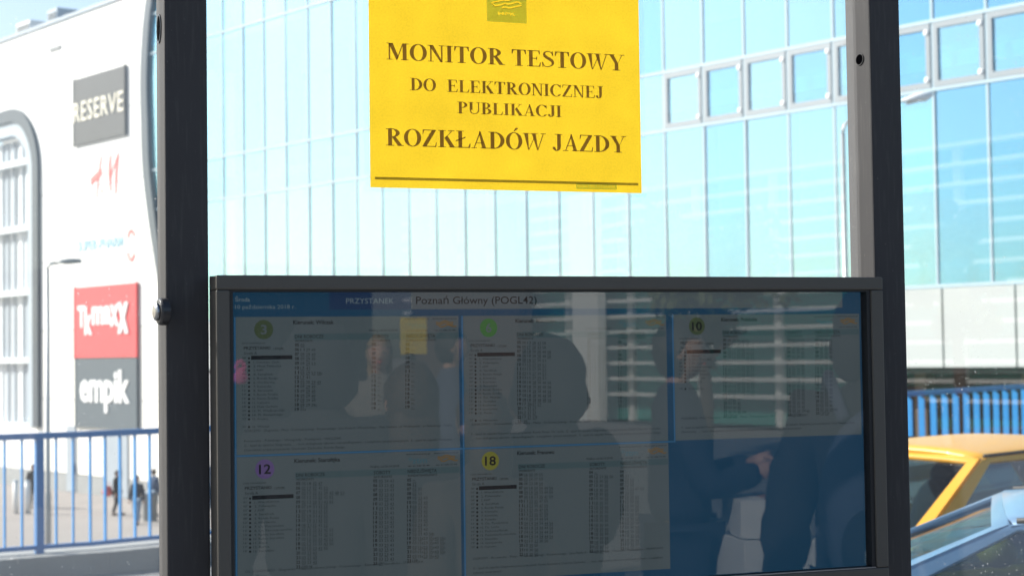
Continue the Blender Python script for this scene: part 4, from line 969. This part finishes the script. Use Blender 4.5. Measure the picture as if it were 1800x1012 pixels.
page(2, 0, '10', M['s_olive'], 'Połabska', 5, ['08 20 30 40 50', '00 10 20 30 42 53'] + ['03 13 23 33 43 53'] * 12 + ['01 20 40'] * 3 + ['00 20 40 59F', '12F 22F'], w10, w10,
     [("00'", ''), ("02'", 'Bałtyk'), ("04'", 'Most Teatralny'), ("06'", 'Pl. Cyryla'), ("08'", 'Nowowiejskiego'), ("09'", 'Pułaskiego'), ("11'", 'Armii Poznań'), ("13'", 'Winogrady'), ("14'", 'Wilczak')], ("16'", 'Połabska'),
     ['POŁABSKA - Most Teatralny - Roosevelta - Matyi - Wierzbięcice - 28 Czerwca 1956 r. - DĘBIEC', 'F - zjazd do zajezdni Franowo przez przystanek: Most Dworcowy, Rondo Rataje,  G - zjazd do zajezdni Głogowska przez przystanek: Most Teatralny, Most', 'Dworcowy  _ - kurs obsługiwany taborem niskopodłogowym z wyjątkiem sytuacji awaryjnych'])
page(0, 1, '12', M['s_violet'], 'Starołęka', 5,
     ['05 18 32 47', '02 17 32 42 52', '02 12 22 32 39 43 48 53', '02 12 22 32 42 52', '02 12 20 31 43 55'] + ['07 19 31 43 55'] * 4 + ['08 21 32 42 52', '02 12 22 32 42 52', '02 12 22 32 42 52', '02 12 22 32 42 52', '02 12 22 32 43 50', '03 10 23 43 50', '03 23 43', '03 23 43', '03 23 43', '09F 19F'],
     ['05 24 43'] + ['03 23 43'] * 17 + ['19F'], ['-', '32', '02 32', '02 32', '02 23 43'] + ['03 23 43'] * 7 + ['03 23 43 54s'] + ['03 15s 23 35s 43 55s'] * 4 + ['03 15s 23 35s 43', '19F'],
     [("00'", ''), ("01'", 'Wierzbięcice'), ("03'", 'Półwiejska'), ("05'", 'AWF'), ("06'", 'Serafitek'), ("08'", 'Rondo Rataje'), ("10'", 'Wioślarska'), ("11'", 'Os. Piastowskie'), ("12'", 'Os. Rzeczypospolitej'), ("14'", 'Rondo Starołęka'), ("15'", 'Rondo Starołęka'), ("16'", 'Sława'), ("17'", 'Bystra')], ("18'", 'Starołęka'),
     ['OS. SOBIESKIEGO - Głogowska - Matyi - Królowej Jadwigi - Krzywoustego - Zamenhofa - Starołęcka - STAROŁĘKA'])
page(1, 1, '18', M['s_yellow'], 'Franowo', 4,
     ['16 30 39 55', '10 24 37 53', '08 23 38 54', '04 14 24 34 44 54', '04 14 24 33 44 54', '04 14 23 35 47 59'] + ['11 23 35 47 59'] * 4 + ['10 24 24 44 54'] + ['04 14 24 34 44 54'] * 4 + ['01 10 22 30 50'] + ['10 30 50'] * 3,
     ['-', '12 21 30 50'] + ['10 30 50'] * 17, ['-', '31', '20 53', '23 55', '12 23 47 55', '23 50'] + ['10 30 50'] * 13,
     [("00'", ''), ("01'", 'Wierzbięcice'), ("02'", 'Półwiejska'), ("04'", 'AWF'), ("05'", 'Serafitek'), ("07'", 'Rondo Rataje'), ("08'", 'Kórnicka'), ("09'", 'Kórnicka'), ("11'", 'Polanka'), ("13'", 'Os. Tysiąclecia'), ("14'", 'Os. Lecha'), ("16'", 'Piaśnicka/Rynek'), ("17'", 'Piaśnicka/Kurlandzka'), ("18'", 'Szwedzka'), ("19'", 'Szwajcarska')], ("20'", 'Franowo'),
     ['OGRODY - Roosevelta - Matyi - Królowej Jadwigi - Krzywoustego - Jana Pawła II - Trasa Kórnicka - Piaśnicka - Szwajcarska - FRANOWO', 'G - zjazd do zajezdni Głogowska przez przystanek: Rondo Kaponiera, Dworzec Zachodni,  _ - kurs obsługiwany taborem niskopodłogowym - z wyjątkiem', 'sytuacji awaryjnych'])
# rules between the pages and down the sides
for nm, (xa, xb, za, zc) in (('rule', (COLS[0] - .0022, COLS[0] - .0004, iz0, ROWS_Z[0])), ('rule', (COLS[1] - .0028, COLS[1] - .0004, iz0, ROWS_Z[0])), ('rule', (COLS[2] - .0028, COLS[2] - .0004, TLz, ROWS_Z[0])), ('rule', (COLS[0], COLS[2] - .003, TLz + .0004, TLz + .0024))):
    sprint(nm, flat(xa, xb, za, zc), M['s_line'], .0008 if nm else 0, mo)
# serial number printed sideways at the corner
u, v_ = SPx(1524, 985); V, F = text_vf('-12160', res=2); k = .0075
sprint('serial_number', ([Vector((u - v.y * k, v_ - .014 + v.x * k + .008, 0)) for v in V], F), M['s_white'], .0009, mo)
box('cover_glass', ix0 - .008, ix1 + .008, YM - .0012 + .006, YM + .0018 + .006, iz0 - .008, iz1 + .008, M['cover'], mo)

# ================================================================== PEOPLE
def skin_mesh(verts, edges, radii, root=0, sub=2):
    me = bpy.data.meshes.new('t'); me.from_pydata([tuple(v) for v in verts], edges, []); o = bpy.data.objects.new('t', me); COL.objects.link(o)
    o.modifiers.new('s', 'SKIN').use_smooth_shade = True
    for i, r in enumerate(radii):
        r = r if hasattr(r, '__len__') else (r, r); me.skin_vertices[0].data[i].radius = r; me.skin_vertices[0].data[i].use_root = (i == root)
    s = o.modifiers.new('d', 'SUBSURF'); s.levels = s.render_levels = sub
    return o
def person(label, loc, rz, h, coat, trousers, hair, pose=None, hairlong=False, group=None, walk=0., hat=None):
    """standing figure, faces local -y; pose gives (elbow, wrist) for each side in metres for a 1.75 m figure."""
    k = h / 1.75; P = {'l': ((.25, .02, 1.12), (.27, -.03, .88)), 'r': ((-.25, .02, 1.12), (-.27, -.03, .88))}
    if pose: P.update(pose)
    e = empty('person', loc, rz, label, 'person', group)
    st = walk
    J = {'pel': (0, 0, .95), 'wai': (0, .0, 1.08), 'che': (0, .0, 1.28), 'nek': (0, .01, 1.46), 'col': (0, .012, 1.55), 'ski': (0, -.005, 1.57), 'hed': (0, -.01, 1.66),
         'hl': (.095, 0, .90), 'kl': (.10, -.02 - st * .5, .49), 'al': (.10, .02 - st, .09), 'tl': (.11, -.13 - st, .035),
         'hr': (-.095, 0, .90), 'kr': (-.10, -.02 + st * .2, .49), 'ar': (-.10, .02 + st, .09), 'tr': (-.11, -.13 + st, .035),
         'sl': (.185, .01, 1.415), 'el': P['l'][0], 'wl': P['l'][1], 'sr': (-.185, .01, 1.415), 'er': P['r'][0], 'wr': P['r'][1]}
    E = [('pel', 'wai'), ('wai', 'che'), ('che', 'nek'), ('nek', 'col'), ('col', 'ski'), ('ski', 'hed'), ('pel', 'hl'), ('hl', 'kl'), ('kl', 'al'), ('al', 'tl'), ('pel', 'hr'), ('hr', 'kr'), ('kr', 'ar'), ('ar', 'tr'), ('che', 'sl'), ('sl', 'el'), ('el', 'wl'), ('che', 'sr'), ('sr', 'er'), ('er', 'wr')]
    RD = {'pel': (.115, .085), 'wai': (.11, .08), 'che': (.12, .085), 'nek': .052, 'col': .050, 'ski': .050, 'hed': .066, 'hl': .080, 'kl': .058, 'al': .04, 'tl': .035, 'hr': .088, 'kr': .058, 'ar': .04, 'tr': .035, 'sl': .050, 'el': .040, 'wl': .028, 'sr': .050, 'er': .040, 'wr': .028}
    def grow(names, edges, rad, extra=()):
        idx = {n: i for i, n in enumerate(names)}
        o = skin_mesh([Vector(J[n]) * k for n in names], [(idx[a], idx[b]) for a, b in edges], [tuple(q * k for q in (rad[n] if hasattr(rad[n], '__len__') else (rad[n], rad[n]))) for n in names])
        return o
    tmp = grow(list(J), E, RD)
    def bake(o):
        dg_ = bpy.context.evaluated_depsgraph_get(); me = bpy.data.meshes.new_from_object(o.evaluated_get(dg_)); V = [Vector(v.co) for v in me.vertices]; F = [tuple(p.vertices) for p in me.polygons]
        bpy.data.objects.remove(o); bpy.data.meshes.remove(me); return V, F
    V, F = bake(tmp); body = MB().add((V, F))
    # head with brow, nose, chin and ears
    HV, HF = ell((0, 0, 0), .078, .098, .118, 20, 16); c = Vector(J['hed']) * k; out = []
    for v in HV:
        v = v.copy()
        if v.y < 0:
            zz = v.z / .118
            v.y -= .020 * math.exp(-((v.x / .016) ** 2)) * math.exp(-((zz + .12) / .20) ** 2) * 1.3       # nose
            v.y += .010 * math.exp(-(((abs(v.x) - .032) / .016) ** 2)) * math.exp(-((zz - .08) / .12) ** 2)   # eye sockets
            v.y -= .007 * math.exp(-((v.x / .03) ** 2)) * math.exp(-((zz + .85) / .2) ** 2)
        if v.z < 0: v.x *= 1 - .28 * (-v.z / .118)
        out.append(c + v * k)
    body.add((out, HF))
    for sgn in (-1, 1): body.add(ell(c + Vector((sgn * .080, .008, -.005)) * k, .010 * k, .022 * k, .032 * k, 8, 6))
    # hands: palm and five fingers each
    for sgn, el_, wr_ in ((1, 'el', 'wl'), (-1, 'er', 'wr')):
        w0 = Vector(J[wr_]); d = (w0 - Vector(J[el_])).normalized(); sd = Vector((0, -1, 0)); sd = (sd - d * sd.dot(d)).normalized(); nn = d.cross(sd) * sgn
        body.add(tube([(w0 - d * .02) * k, (w0 + d * .03) * k, (w0 + d * .085) * k], [.026 * k, .034 * k, .036 * k], 10))
        for i, (o_, ln) in enumerate(((.030, .070), (.010, .080), (-.010, .075), (-.029, .058))):
            a = w0 + d * .078 + sd * o_; b = a + d * ln * .45 - nn * .006; c3 = b + d * ln * .32 - nn * .02; c4 = c3 + d * ln * .16 - nn * .018
            body.add(tube([a * k, b * k, c3 * k, c4 * k], [.0095 * k, .009 * k, .008 * k, .006 * k], 7))
        a = w0 + d * .025 + sd * .028; body.add(tube([a * k, (a + d * .03 + sd * .022) * k, (a + d * .062 + sd * .024) * k], [.012 * k, .011 * k, .008 * k], 7))
    bo = body.build('body', M['skin'], e, True, True)
    # clothes follow the body
    rj = dict(RD); rj.update({'pel': (.18, .145), 'wai': (.17, .14), 'che': (.20, .155), 'sl': .092, 'el': .070, 'wl': .052, 'sr': .092, 'er': .070, 'wr': .052, 'nek': .085, 'col': .080})
    nm = ['pel', 'wai', 'che', 'nek', 'col', 'sl', 'el', 'wl', 'sr', 'er', 'wr']; ee = [('pel', 'wai'), ('wai', 'che'), ('che', 'nek'), ('nek', 'col'), ('che', 'sl'), ('sl', 'el'), ('el', 'wl'), ('che', 'sr'), ('sr', 'er'), ('er', 'wr')]
    V, F = bake(grow(nm, ee, rj)); V = [v + Vector((mnoise.noise(v * 9), mnoise.noise(v * 9 + Vector((5, 0, 0))), 0)) * .014 + Vector((mnoise.noise(Vector((v.x * 12, v.y * 12, v.z * 34))), mnoise.noise(Vector((v.x * 12, v.y * 12, v.z * 34 + 9))), 0)) * .012 for v in V]; mk('jacket', V, F, coat, e, True, True)
    rt = dict(RD); rt.update({'pel': (.160, .128), 'hl': .112, 'kl': .078, 'al': .066, 'hr': .105, 'kr': .078, 'ar': .066})
    nm = ['pel', 'hl', 'kl', 'al', 'hr', 'kr', 'ar']; ee = [('pel', 'hl'), ('hl', 'kl'), ('kl', 'al'), ('pel', 'hr'), ('hr', 'kr'), ('kr', 'ar')]
    V, F = bake(grow(nm, ee, rt)); mk('trousers', V, F, trousers, e, True, True)
    for a_, t_2 in (('al', 'tl'), ('ar', 'tr')):
        A_ = Vector(J[a_]); T2 = Vector(J[t_2]); V, F = ell((A_ + T2) / 2 * k + Vector((0, 0, -.018 * k)), .05 * k, .14 * k, .05 * k); V = [Vector((v.x, v.y, max(v.z, .002))) for v in V]; mk('shoe', V, F, M['rubber'], e, True, True)
    HV, HF = ell((0, 0, 0), .088, .110, .125, 36, 26); out = []
    c = Vector(J['hed']) * k
    for v in HV:
        v = v.copy()
        front = max(0, -v.y / .11)
        v.z = max(v.z, .045 + .02 * front if v.y < .0 else -.118) if not hairlong else max(v.z, .05 if v.y < -.02 else -.2)
        if v.y < -.02: v.y *= .93
        v += v.normalized() * (.010 * mnoise.noise(v * 38) + .008 * mnoise.noise(v * 95))
        out.append(c + (v + Vector((0, .008, .004))) * k)
    hr = MB().add((out, HF))
    if hairlong: hr.add(ell(c + Vector((0, .055, -.10)) * k, .085 * k, .05 * k, .15 * k))
    hr.build('hair', hair, e, True, True)
    if hat:
        HV, HF = ell((0, 0, 0), .112, .128, .150, 30, 22); out = []
        for v in HV:
            v = v.copy()
            if v.y < -.05: v.y = -.05 - (v.y + .05) * .35
            if v.z < 0: v.x *= 1 + .55 * (-v.z / .15); v.y *= 1 + .25 * (-v.z / .15)
            v += v.normalized() * (.012 * mnoise.noise(v * 16) + .006 * mnoise.noise(v * 40)); out.append(c + (v + Vector((0, .02, -.02))) * k)
        mk('hood', out, HF, coat, e, True, True)
    for sgn in (-1, 1):
        V, F = ell(c + Vector((sgn * .031, -.088, .008)) * k, .010 * k, .006 * k, .006 * k, 8, 6); mk('eye', V, F, M['sign_black'], bo, True, True)
    V, F = ell(c + Vector((0, -.092, -.052)) * k, .024 * k, .006 * k, .006 * k, 8, 6); mk('mouth', V, F, M['sign_red2'], bo, True, True)
    return e
CL = {n: mat(n, c, .85, 0, .15, 12) for n, c in dict(black_cloth=(.014, .014, .016), navy_cloth=(.02, .028, .05), slate_cloth=(.09, .11, .17), charcoal_cloth=(.025, .026, .03), denim=(.07, .11, .19), pale_denim=(.20, .28, .38), beige_cloth=(.20, .18, .16), brown_cloth=(.06, .045, .035)).items()}
HR = {n: mat(n, c, .6, 0, .3, 40) for n, c in dict(dark_hair=(.015, .011, .009), brown_hair=(.06, .035, .02), fair_hair=(.30, .20, .10)).items()}
# out on the plaza
def on_plaza(px, py): return onZ(px, py, -4.42)
def face(az): return az
person('person in a dark coat walking past the grey door with a red bag', on_plaza(206, 905), 1.1, 1.70, CL['black_cloth'], CL['charcoal_cloth'], HR['dark_hair'], walk=.12)
person('person in a navy jacket and pale jeans beside the grey litter bin', on_plaza(241, 921), -.6, 1.75, CL['navy_cloth'], CL['pale_denim'], HR['dark_hair'], walk=.14)
person('person in dark clothes seen behind the thick blue railing post', on_plaza(58, 892), .4, 1.75, CL['black_cloth'], CL['black_cloth'], HR['dark_hair'])
person('person in a blue jacket close beside the shelter post', on_plaza(271, 905), 2.2, 1.75, CL['denim'], CL['pale_denim'], HR['brown_hair'], walk=.1)
def bag(name, c, w, d, h, m, label, rz=0):
    e = empty(name, c, rz, label, 'bag'); V, F = ell((0, 0, h / 2), w / 2, d / 2, h / 2, 16, 10); V = [Vector((v.x * (1.25 if v.z < h * .6 else 1), v.y, max(v.z, .01))) for v in V]; mk('pouch', V, F, m, e, True, True)
    V, F = tube([Vector((w * .35 * cos(a), 0, h * .85 + h * .45 * sin(a))) for a in [pi * i / 10 for i in range(11)]], .012, 6); mk('strap', V, F, m, e, True, True)
p = on_plaza(206, 905); bag('handbag', p + RT * -.36 + Vector((0, 0, .72)), .36, .18, .42, M['sign_red2'], 'red bag carried by the dark-coated walker')
# litter bin and bollards
p = on_plaza(263, 915); e = empty('litter_bin', p, label='grey cylindrical litter bin on the plaza near the shelter post', cat='bin')
V, F = lathe([(.26, 0), (.27, .02), (.29, .9), (.30, .92), (.30, .98), (.24, 1.0)], p, (0, 0, 1), 20); mk('drum', V, F, M['plinth'], e, True)
V, F = lathe([(.26, 1.0), (.27, 1.04), (.10, 1.10), (0, 1.11)], p, (0, 0, 1), 20); mk('lid', V, F, M['slatgrey'], e, True)
for px, lb_ in ((28, 'white bollard on the plaza, farther from the thick blue post'), (49, 'white bollard on the plaza, nearer to the thick blue post')):
    p = on_plaza(px, 902); e = empty('bollard', p, label=lb_, cat='bollard', group='white bollards on the plaza')
    V, F = tube([p, p + Vector((0, 0, 1.25))], .11, 14); mk('shaft', V, F, M['white_panel'], e, True); V, F = ell(p + Vector((0, 0, 1.25)), .115, .115, .08); mk('cap', V, F, M['lightframe'], e, True)

# behind the photographer: the waiting passengers that the screen reflects
def mperson(px, D, h, label, rz, *a, **kw):
    q = mirrored(px, 620, D); return person(label, (q.x, q.y, 0), rz, h, *a, **kw)
HOLD = {'l': ((.27, -.08, 1.13), (.12, -.30, 1.18)), 'r': ((-.27, -.08, 1.13), (-.10, -.30, 1.20))}
mperson(560, 5.0, 1.68, 'person in a hooded charcoal jacket reflected at the start of the screen', .15, CL['charcoal_cloth'], CL['black_cloth'], HR['dark_hair'], hat=True)
mperson(668, 11.0, 1.70, 'fair-haired person in a beige top reflected between two others', pi + .3, CL['beige_cloth'], CL['denim'], HR['fair_hair'], hairlong=True)
mperson(795, 10.5, 1.74, 'person in a slate blue shirt reflected in profile', pi - 1.3, CL['slate_cloth'], CL['charcoal_cloth'], HR['dark_hair'])
mperson(965, 5.0, 1.62, 'person in a hooded black coat reflected in the middle of the screen', -.2, CL['black_cloth'], CL['black_cloth'], HR['dark_hair'], pose=HOLD, hat=True)
mperson(1195, 6.6, 1.69, 'person in a navy jacket reading papers, reflected in the screen', pi - 1.2, CL['navy_cloth'], CL['navy_cloth'], HR['dark_hair'], pose=HOLD)
mperson(1545, 4.6, 1.76, 'person in a hooded charcoal coat with a backpack, reflected largest at the screen end', .5, CL['charcoal_cloth'], CL['charcoal_cloth'], HR['dark_hair'], hat=True)
q = mirrored(1545, 620, 4.6); e = empty('backpack', (q.x, q.y, 0), .5, 'grey backpack worn by the hooded person at the screen end', 'backpack')
V, F = ell((0, .27, 1.20), .17, .11, .26, 22, 16); V = [v + Vector((0, .015 * mnoise.noise(v * 9), .0)) for v in V]; mk('pack', V, F, CL['slate_cloth'], e, True, True)
V, F = ell((0, .36, 1.10), .12, .05, .13, 18, 12); mk('pocket', V, F, CL['charcoal_cloth'], e, True, True)
for sg_ in (-1, 1):
    V, F = tube([(sg_ * .10, .22, 1.42), (sg_ * .13, .06, 1.53), (sg_ * .14, -.14, 1.40), (sg_ * .15, -.17, 1.22), (sg_ * .16, .16, 1.02)], .018, 8); mk('strap', V, F, CL['slate_cloth'], e, True, True)
mperson(725, 4.9, 1.55, 'shorter person in black reflected beside the charcoal jacket', .1, CL['black_cloth'], CL['black_cloth'], HR['brown_hair'], hairlong=True)
mperson(850, 4.8, 1.48, 'short person in brown reflected below the slate blue shirt', -.3, CL['brown_cloth'], CL['black_cloth'], HR['brown_hair'], hairlong=True)
q = mirrored(424, 678, 9.0); bag('shoulder_bag', q, .07, .05, .10, M['pink'], 'small pink bag reflected near the screen edge')
# papers held by the reader
q = mirrored(1203, 700, 6.9); e = empty('paper_sheaf', q, .5, 'white sheaf of papers held by the reader', 'papers')
for i in range(3): mk('sheet', [Vector((-.03 + i * .008, i * .004, 0)), Vector((.02 + i * .008, i * .004, 0)), Vector((-.01 + i * .008, .05 + i * .004, .19)), Vector((-.06 + i * .008, .05 + i * .004, .19))], [(0, 1, 2, 3)], M['card'], e, False, True)
# cartons on a hand trolley
q = mirrored(1350, 1010, 6.4); e = empty('hand_trolley', (q.x, q.y, 0), .2, 'flat hand trolley under the white cartons', 'trolley')
box('platform', -.26, .26, -.22, .22, .16, .19, M['steel'], e, .004, True)
for sx in (-1, 1):
    for sy in (-1, 1): V, F = lathe([(.05, -.02), (.07, -.02), (.07, .02), (.05, .02)], (sx * .2, sy * .17, .075), (1, 0, 0), 16); mk('wheel', V, F, M['tyre'], e, True, True)
V, F = tube([(-.24, -.2, .19), (-.24, -.22, .95), (.24, -.22, .95), (.24, -.2, .19)], .012, 8); mk('handle', V, F, M['lamp_grey'], e, True, True)
zc = .192
for i, (w2, hh, rz, lbq) in enumerate(((.15, .30, .0, 'white carton at the bottom of the stack on the trolley'), (.14, .24, .12, 'white carton second from the bottom on the trolley'), (.15, .17, -.06, 'white carton third from the bottom on the trolley'), (.13, .14, .08, 'white carton on top of the stack on the trolley'))):
    c = empty('carton', (q.x, q.y, zc), .2 + rz, lbq, 'carton', 'cartons stacked on the trolley'); box('box', -w2, w2, -.18, .18, 0, hh - .001, M['card'], c, .004, True)
    box('tape', -.025, .025, -.1815, .1815, hh * .1, hh + .0015, M['cardtape'], c, 0, True); zc += hh + .004
# green glass office with white louvres, across the street behind
gv0 = mirrored(730, 400, 58); gv1 = mirrored(1900, 400, 35)
V0 = Vector((gv0.x, gv0.y, 0)); V1 = Vector((gv1.x, gv1.y, 0)); GD = (V1 - V0).normalized(); GL = (V1 - V0).length; GN = Vector((-GD.y, GD.x, 0))
if GN.dot(-V0) < 0: GN = -GN
top = mirrored(1300, 326, 46.5).z
gb = empty('office_block', V0 + Vector((0, 0, -.3)), label='green glass office block with white louvres reflected in the panes', cat='building')
def gbx(name, a, b, z0, z1, o0, o1, m): 
    V = [V0 + GD * a + GN * o0, V0 + GD * b + GN * o0, V0 + GD * b + GN * o1, V0 + GD * a + GN * o1]; V = [v + Vector((0, 0, z0)) for v in V] + [v + Vector((0, 0, z1)) for v in V]
    return mk(name, V, BF, m, gb)
nb = 9; bw = GL / nb
for i in range(nb):
    for j in range(3): gbx('pane', i * bw + .03, (i + 1) * bw - .03, -.3 + (top + .3) * j / 3 + .02, -.3 + (top + .3) * (j + 1) / 3 - .02, -.1, 0, M['green_glass'])
    gbx('mullion', i * bw - .12, i * bw + .12, -.3, top, -.12, .12, M['fin'])
z = top - .02; 
while z > .4:
    gbx('louvre', 0, GL, z - .085, z, .13, .50, M['fin']); z -= .43
def bay_px(px): # where a picture column falls along the mirrored front
    a_, b_ = 0., GL
    def col(t):
        p = V0 + GD * t; q = Vector((p.x, 2 * YM - p.y, 1.6)) - EYE; return 900 + FPX * q.dot(RT) / q.dot(FW)
    for _ in range(40):
        m_ = (a_ + b_) / 2
        if col(m_) < px: a_ = m_
        else: b_ = m_
    return a_
gbx('pier', bay_px(775), bay_px(968), -.3, top + .02, .64, 1.1, M['brownwall'])
gbx('pier', bay_px(1052), bay_px(1098), -.3, top + .01, .64, .9, M['fin'])
gbx('core', -.5, GL + .5, -.4, top - .02, -9, -.15, M['kioskdark'])
# added dark box past the first passengers, hiding sky from the screen glass
q0 = mirrored(250, 500, 17); q1 = mirrored(655, 500, 19); D_ = (Vector((q1.x, q1.y, 0)) - Vector((q0.x, q0.y, 0))); kl = D_.length; ka = math.atan2(D_.y, D_.x)
e = empty('kiosk', (q0.x, q0.y, 0), ka, 'dark metal kiosk with a flat roof behind the waiting passengers', 'kiosk')
zt_ = mirrored(500, 465, 18).z
sg = 1 if (Matrix.Rotation(ka, 3, 'Z') @ Vector((0, 1, 0))).y < 0 else -1
def kb(name, x0, x1, y0, y1, z0, z1, m): ys = sorted((y0 * sg, y1 * sg)); return box(name, x0, x1, ys[0], ys[1], z0, z1, m, e, .01, True)
kb('body', 0, kl, .0, 2.2, 0, zt_ - .16, M['kioskdark']); kb('roof', -.25, kl + .25, -.3, 2.5, zt_ - .158, zt_, M['kioskdark'])
for i in range(4): kb('window', .2 + i * kl / 4, (i + 1) * kl / 4 - .1, -.02, -.001, .9, 2.0, M['glassback'])
# yellow notice board on a post
q = mirrored(727, 588, 14); e = empty('notice_board', (q.x, q.y, 0), 0, 'small yellow board on a post reflected in the screen', 'notice board')
box('board', -.11, .11, .0, .03, q.z - .16, q.z + .14, M['yellow_board'], e, .004, True); V, F = tube([(0, -.03, 0), (0, -.03, q.z + .16)], .025, 10); mk('post', V, F, M['steel'], e, True, True)

# small street trees before the office block
def tree(loc, h, cr, label, seed):
    r2 = random.Random(seed); e = empty('street_tree', loc, 0, label, 'tree')
    P = [Vector((0, 0, 0)), Vector((.05, .02, h * .25)), Vector((-.03, .05, h * .5)), Vector((.04, 0, h * .8))]; V, F = tube(P, [.12, .10, .08, .03], 10); mb = MB().add((V, F))
    for i in range(7):
        a = i * 2.4; z = h * (.4 + .06 * i); s_ = Vector((0, .03, z)); t2 = s_ + Vector((cos(a) * cr * .7, sin(a) * cr * .7, h * .16)); mb.add(tube([s_, (s_ + t2) / 2 + Vector((0, 0, .1)), t2], [.045, .03, .01], 7))
    mb.build('trunk', M['bark'], e, True, True)
    V = []; F = []
    cl = [(Vector((r2.uniform(-1, 1) * cr * .8, r2.uniform(-1, 1) * cr * .8, h * (.5 + .5 * r2.random()))), r2.uniform(.25, .5) * cr) for _ in range(22)]
    for i in range(3200):
        c, rr = r2.choice(cl); d = Vector((r2.gauss(0, 1), r2.gauss(0, 1), r2.gauss(0, 1))).normalized() * rr * r2.random() ** .4; p = c + d
        u = Vector((r2.gauss(0, 1), r2.gauss(0, 1), r2.gauss(0, 1))).normalized(); w2 = u.orthogonal().normalized(); s_ = r2.uniform(.05, .10); n = len(V)
        V += [p - u * s_, p + w2 * s_ * .55, p + u * s_, p - w2 * s_ * .55]; F.append((n, n + 1, n + 2, n + 3))
    o = mk('crown', V, F, M['leaf'], e, False, True); o['kind'] = 'stuff'
q = mirrored(1235, 560, 24); tree((q.x, q.y, -.0), 3.4, 1.0, 'small street tree reflected before the louvred office block', 3)
q = mirrored(1690, 470, 27); tree((q.x, q.y, -.0), 3.9, .6, 'slender street tree reflected near the silver car', 5)

bpy.data.objects.remove(FONT_OBJ); bpy.data.curves.remove(FONT_CURVE)
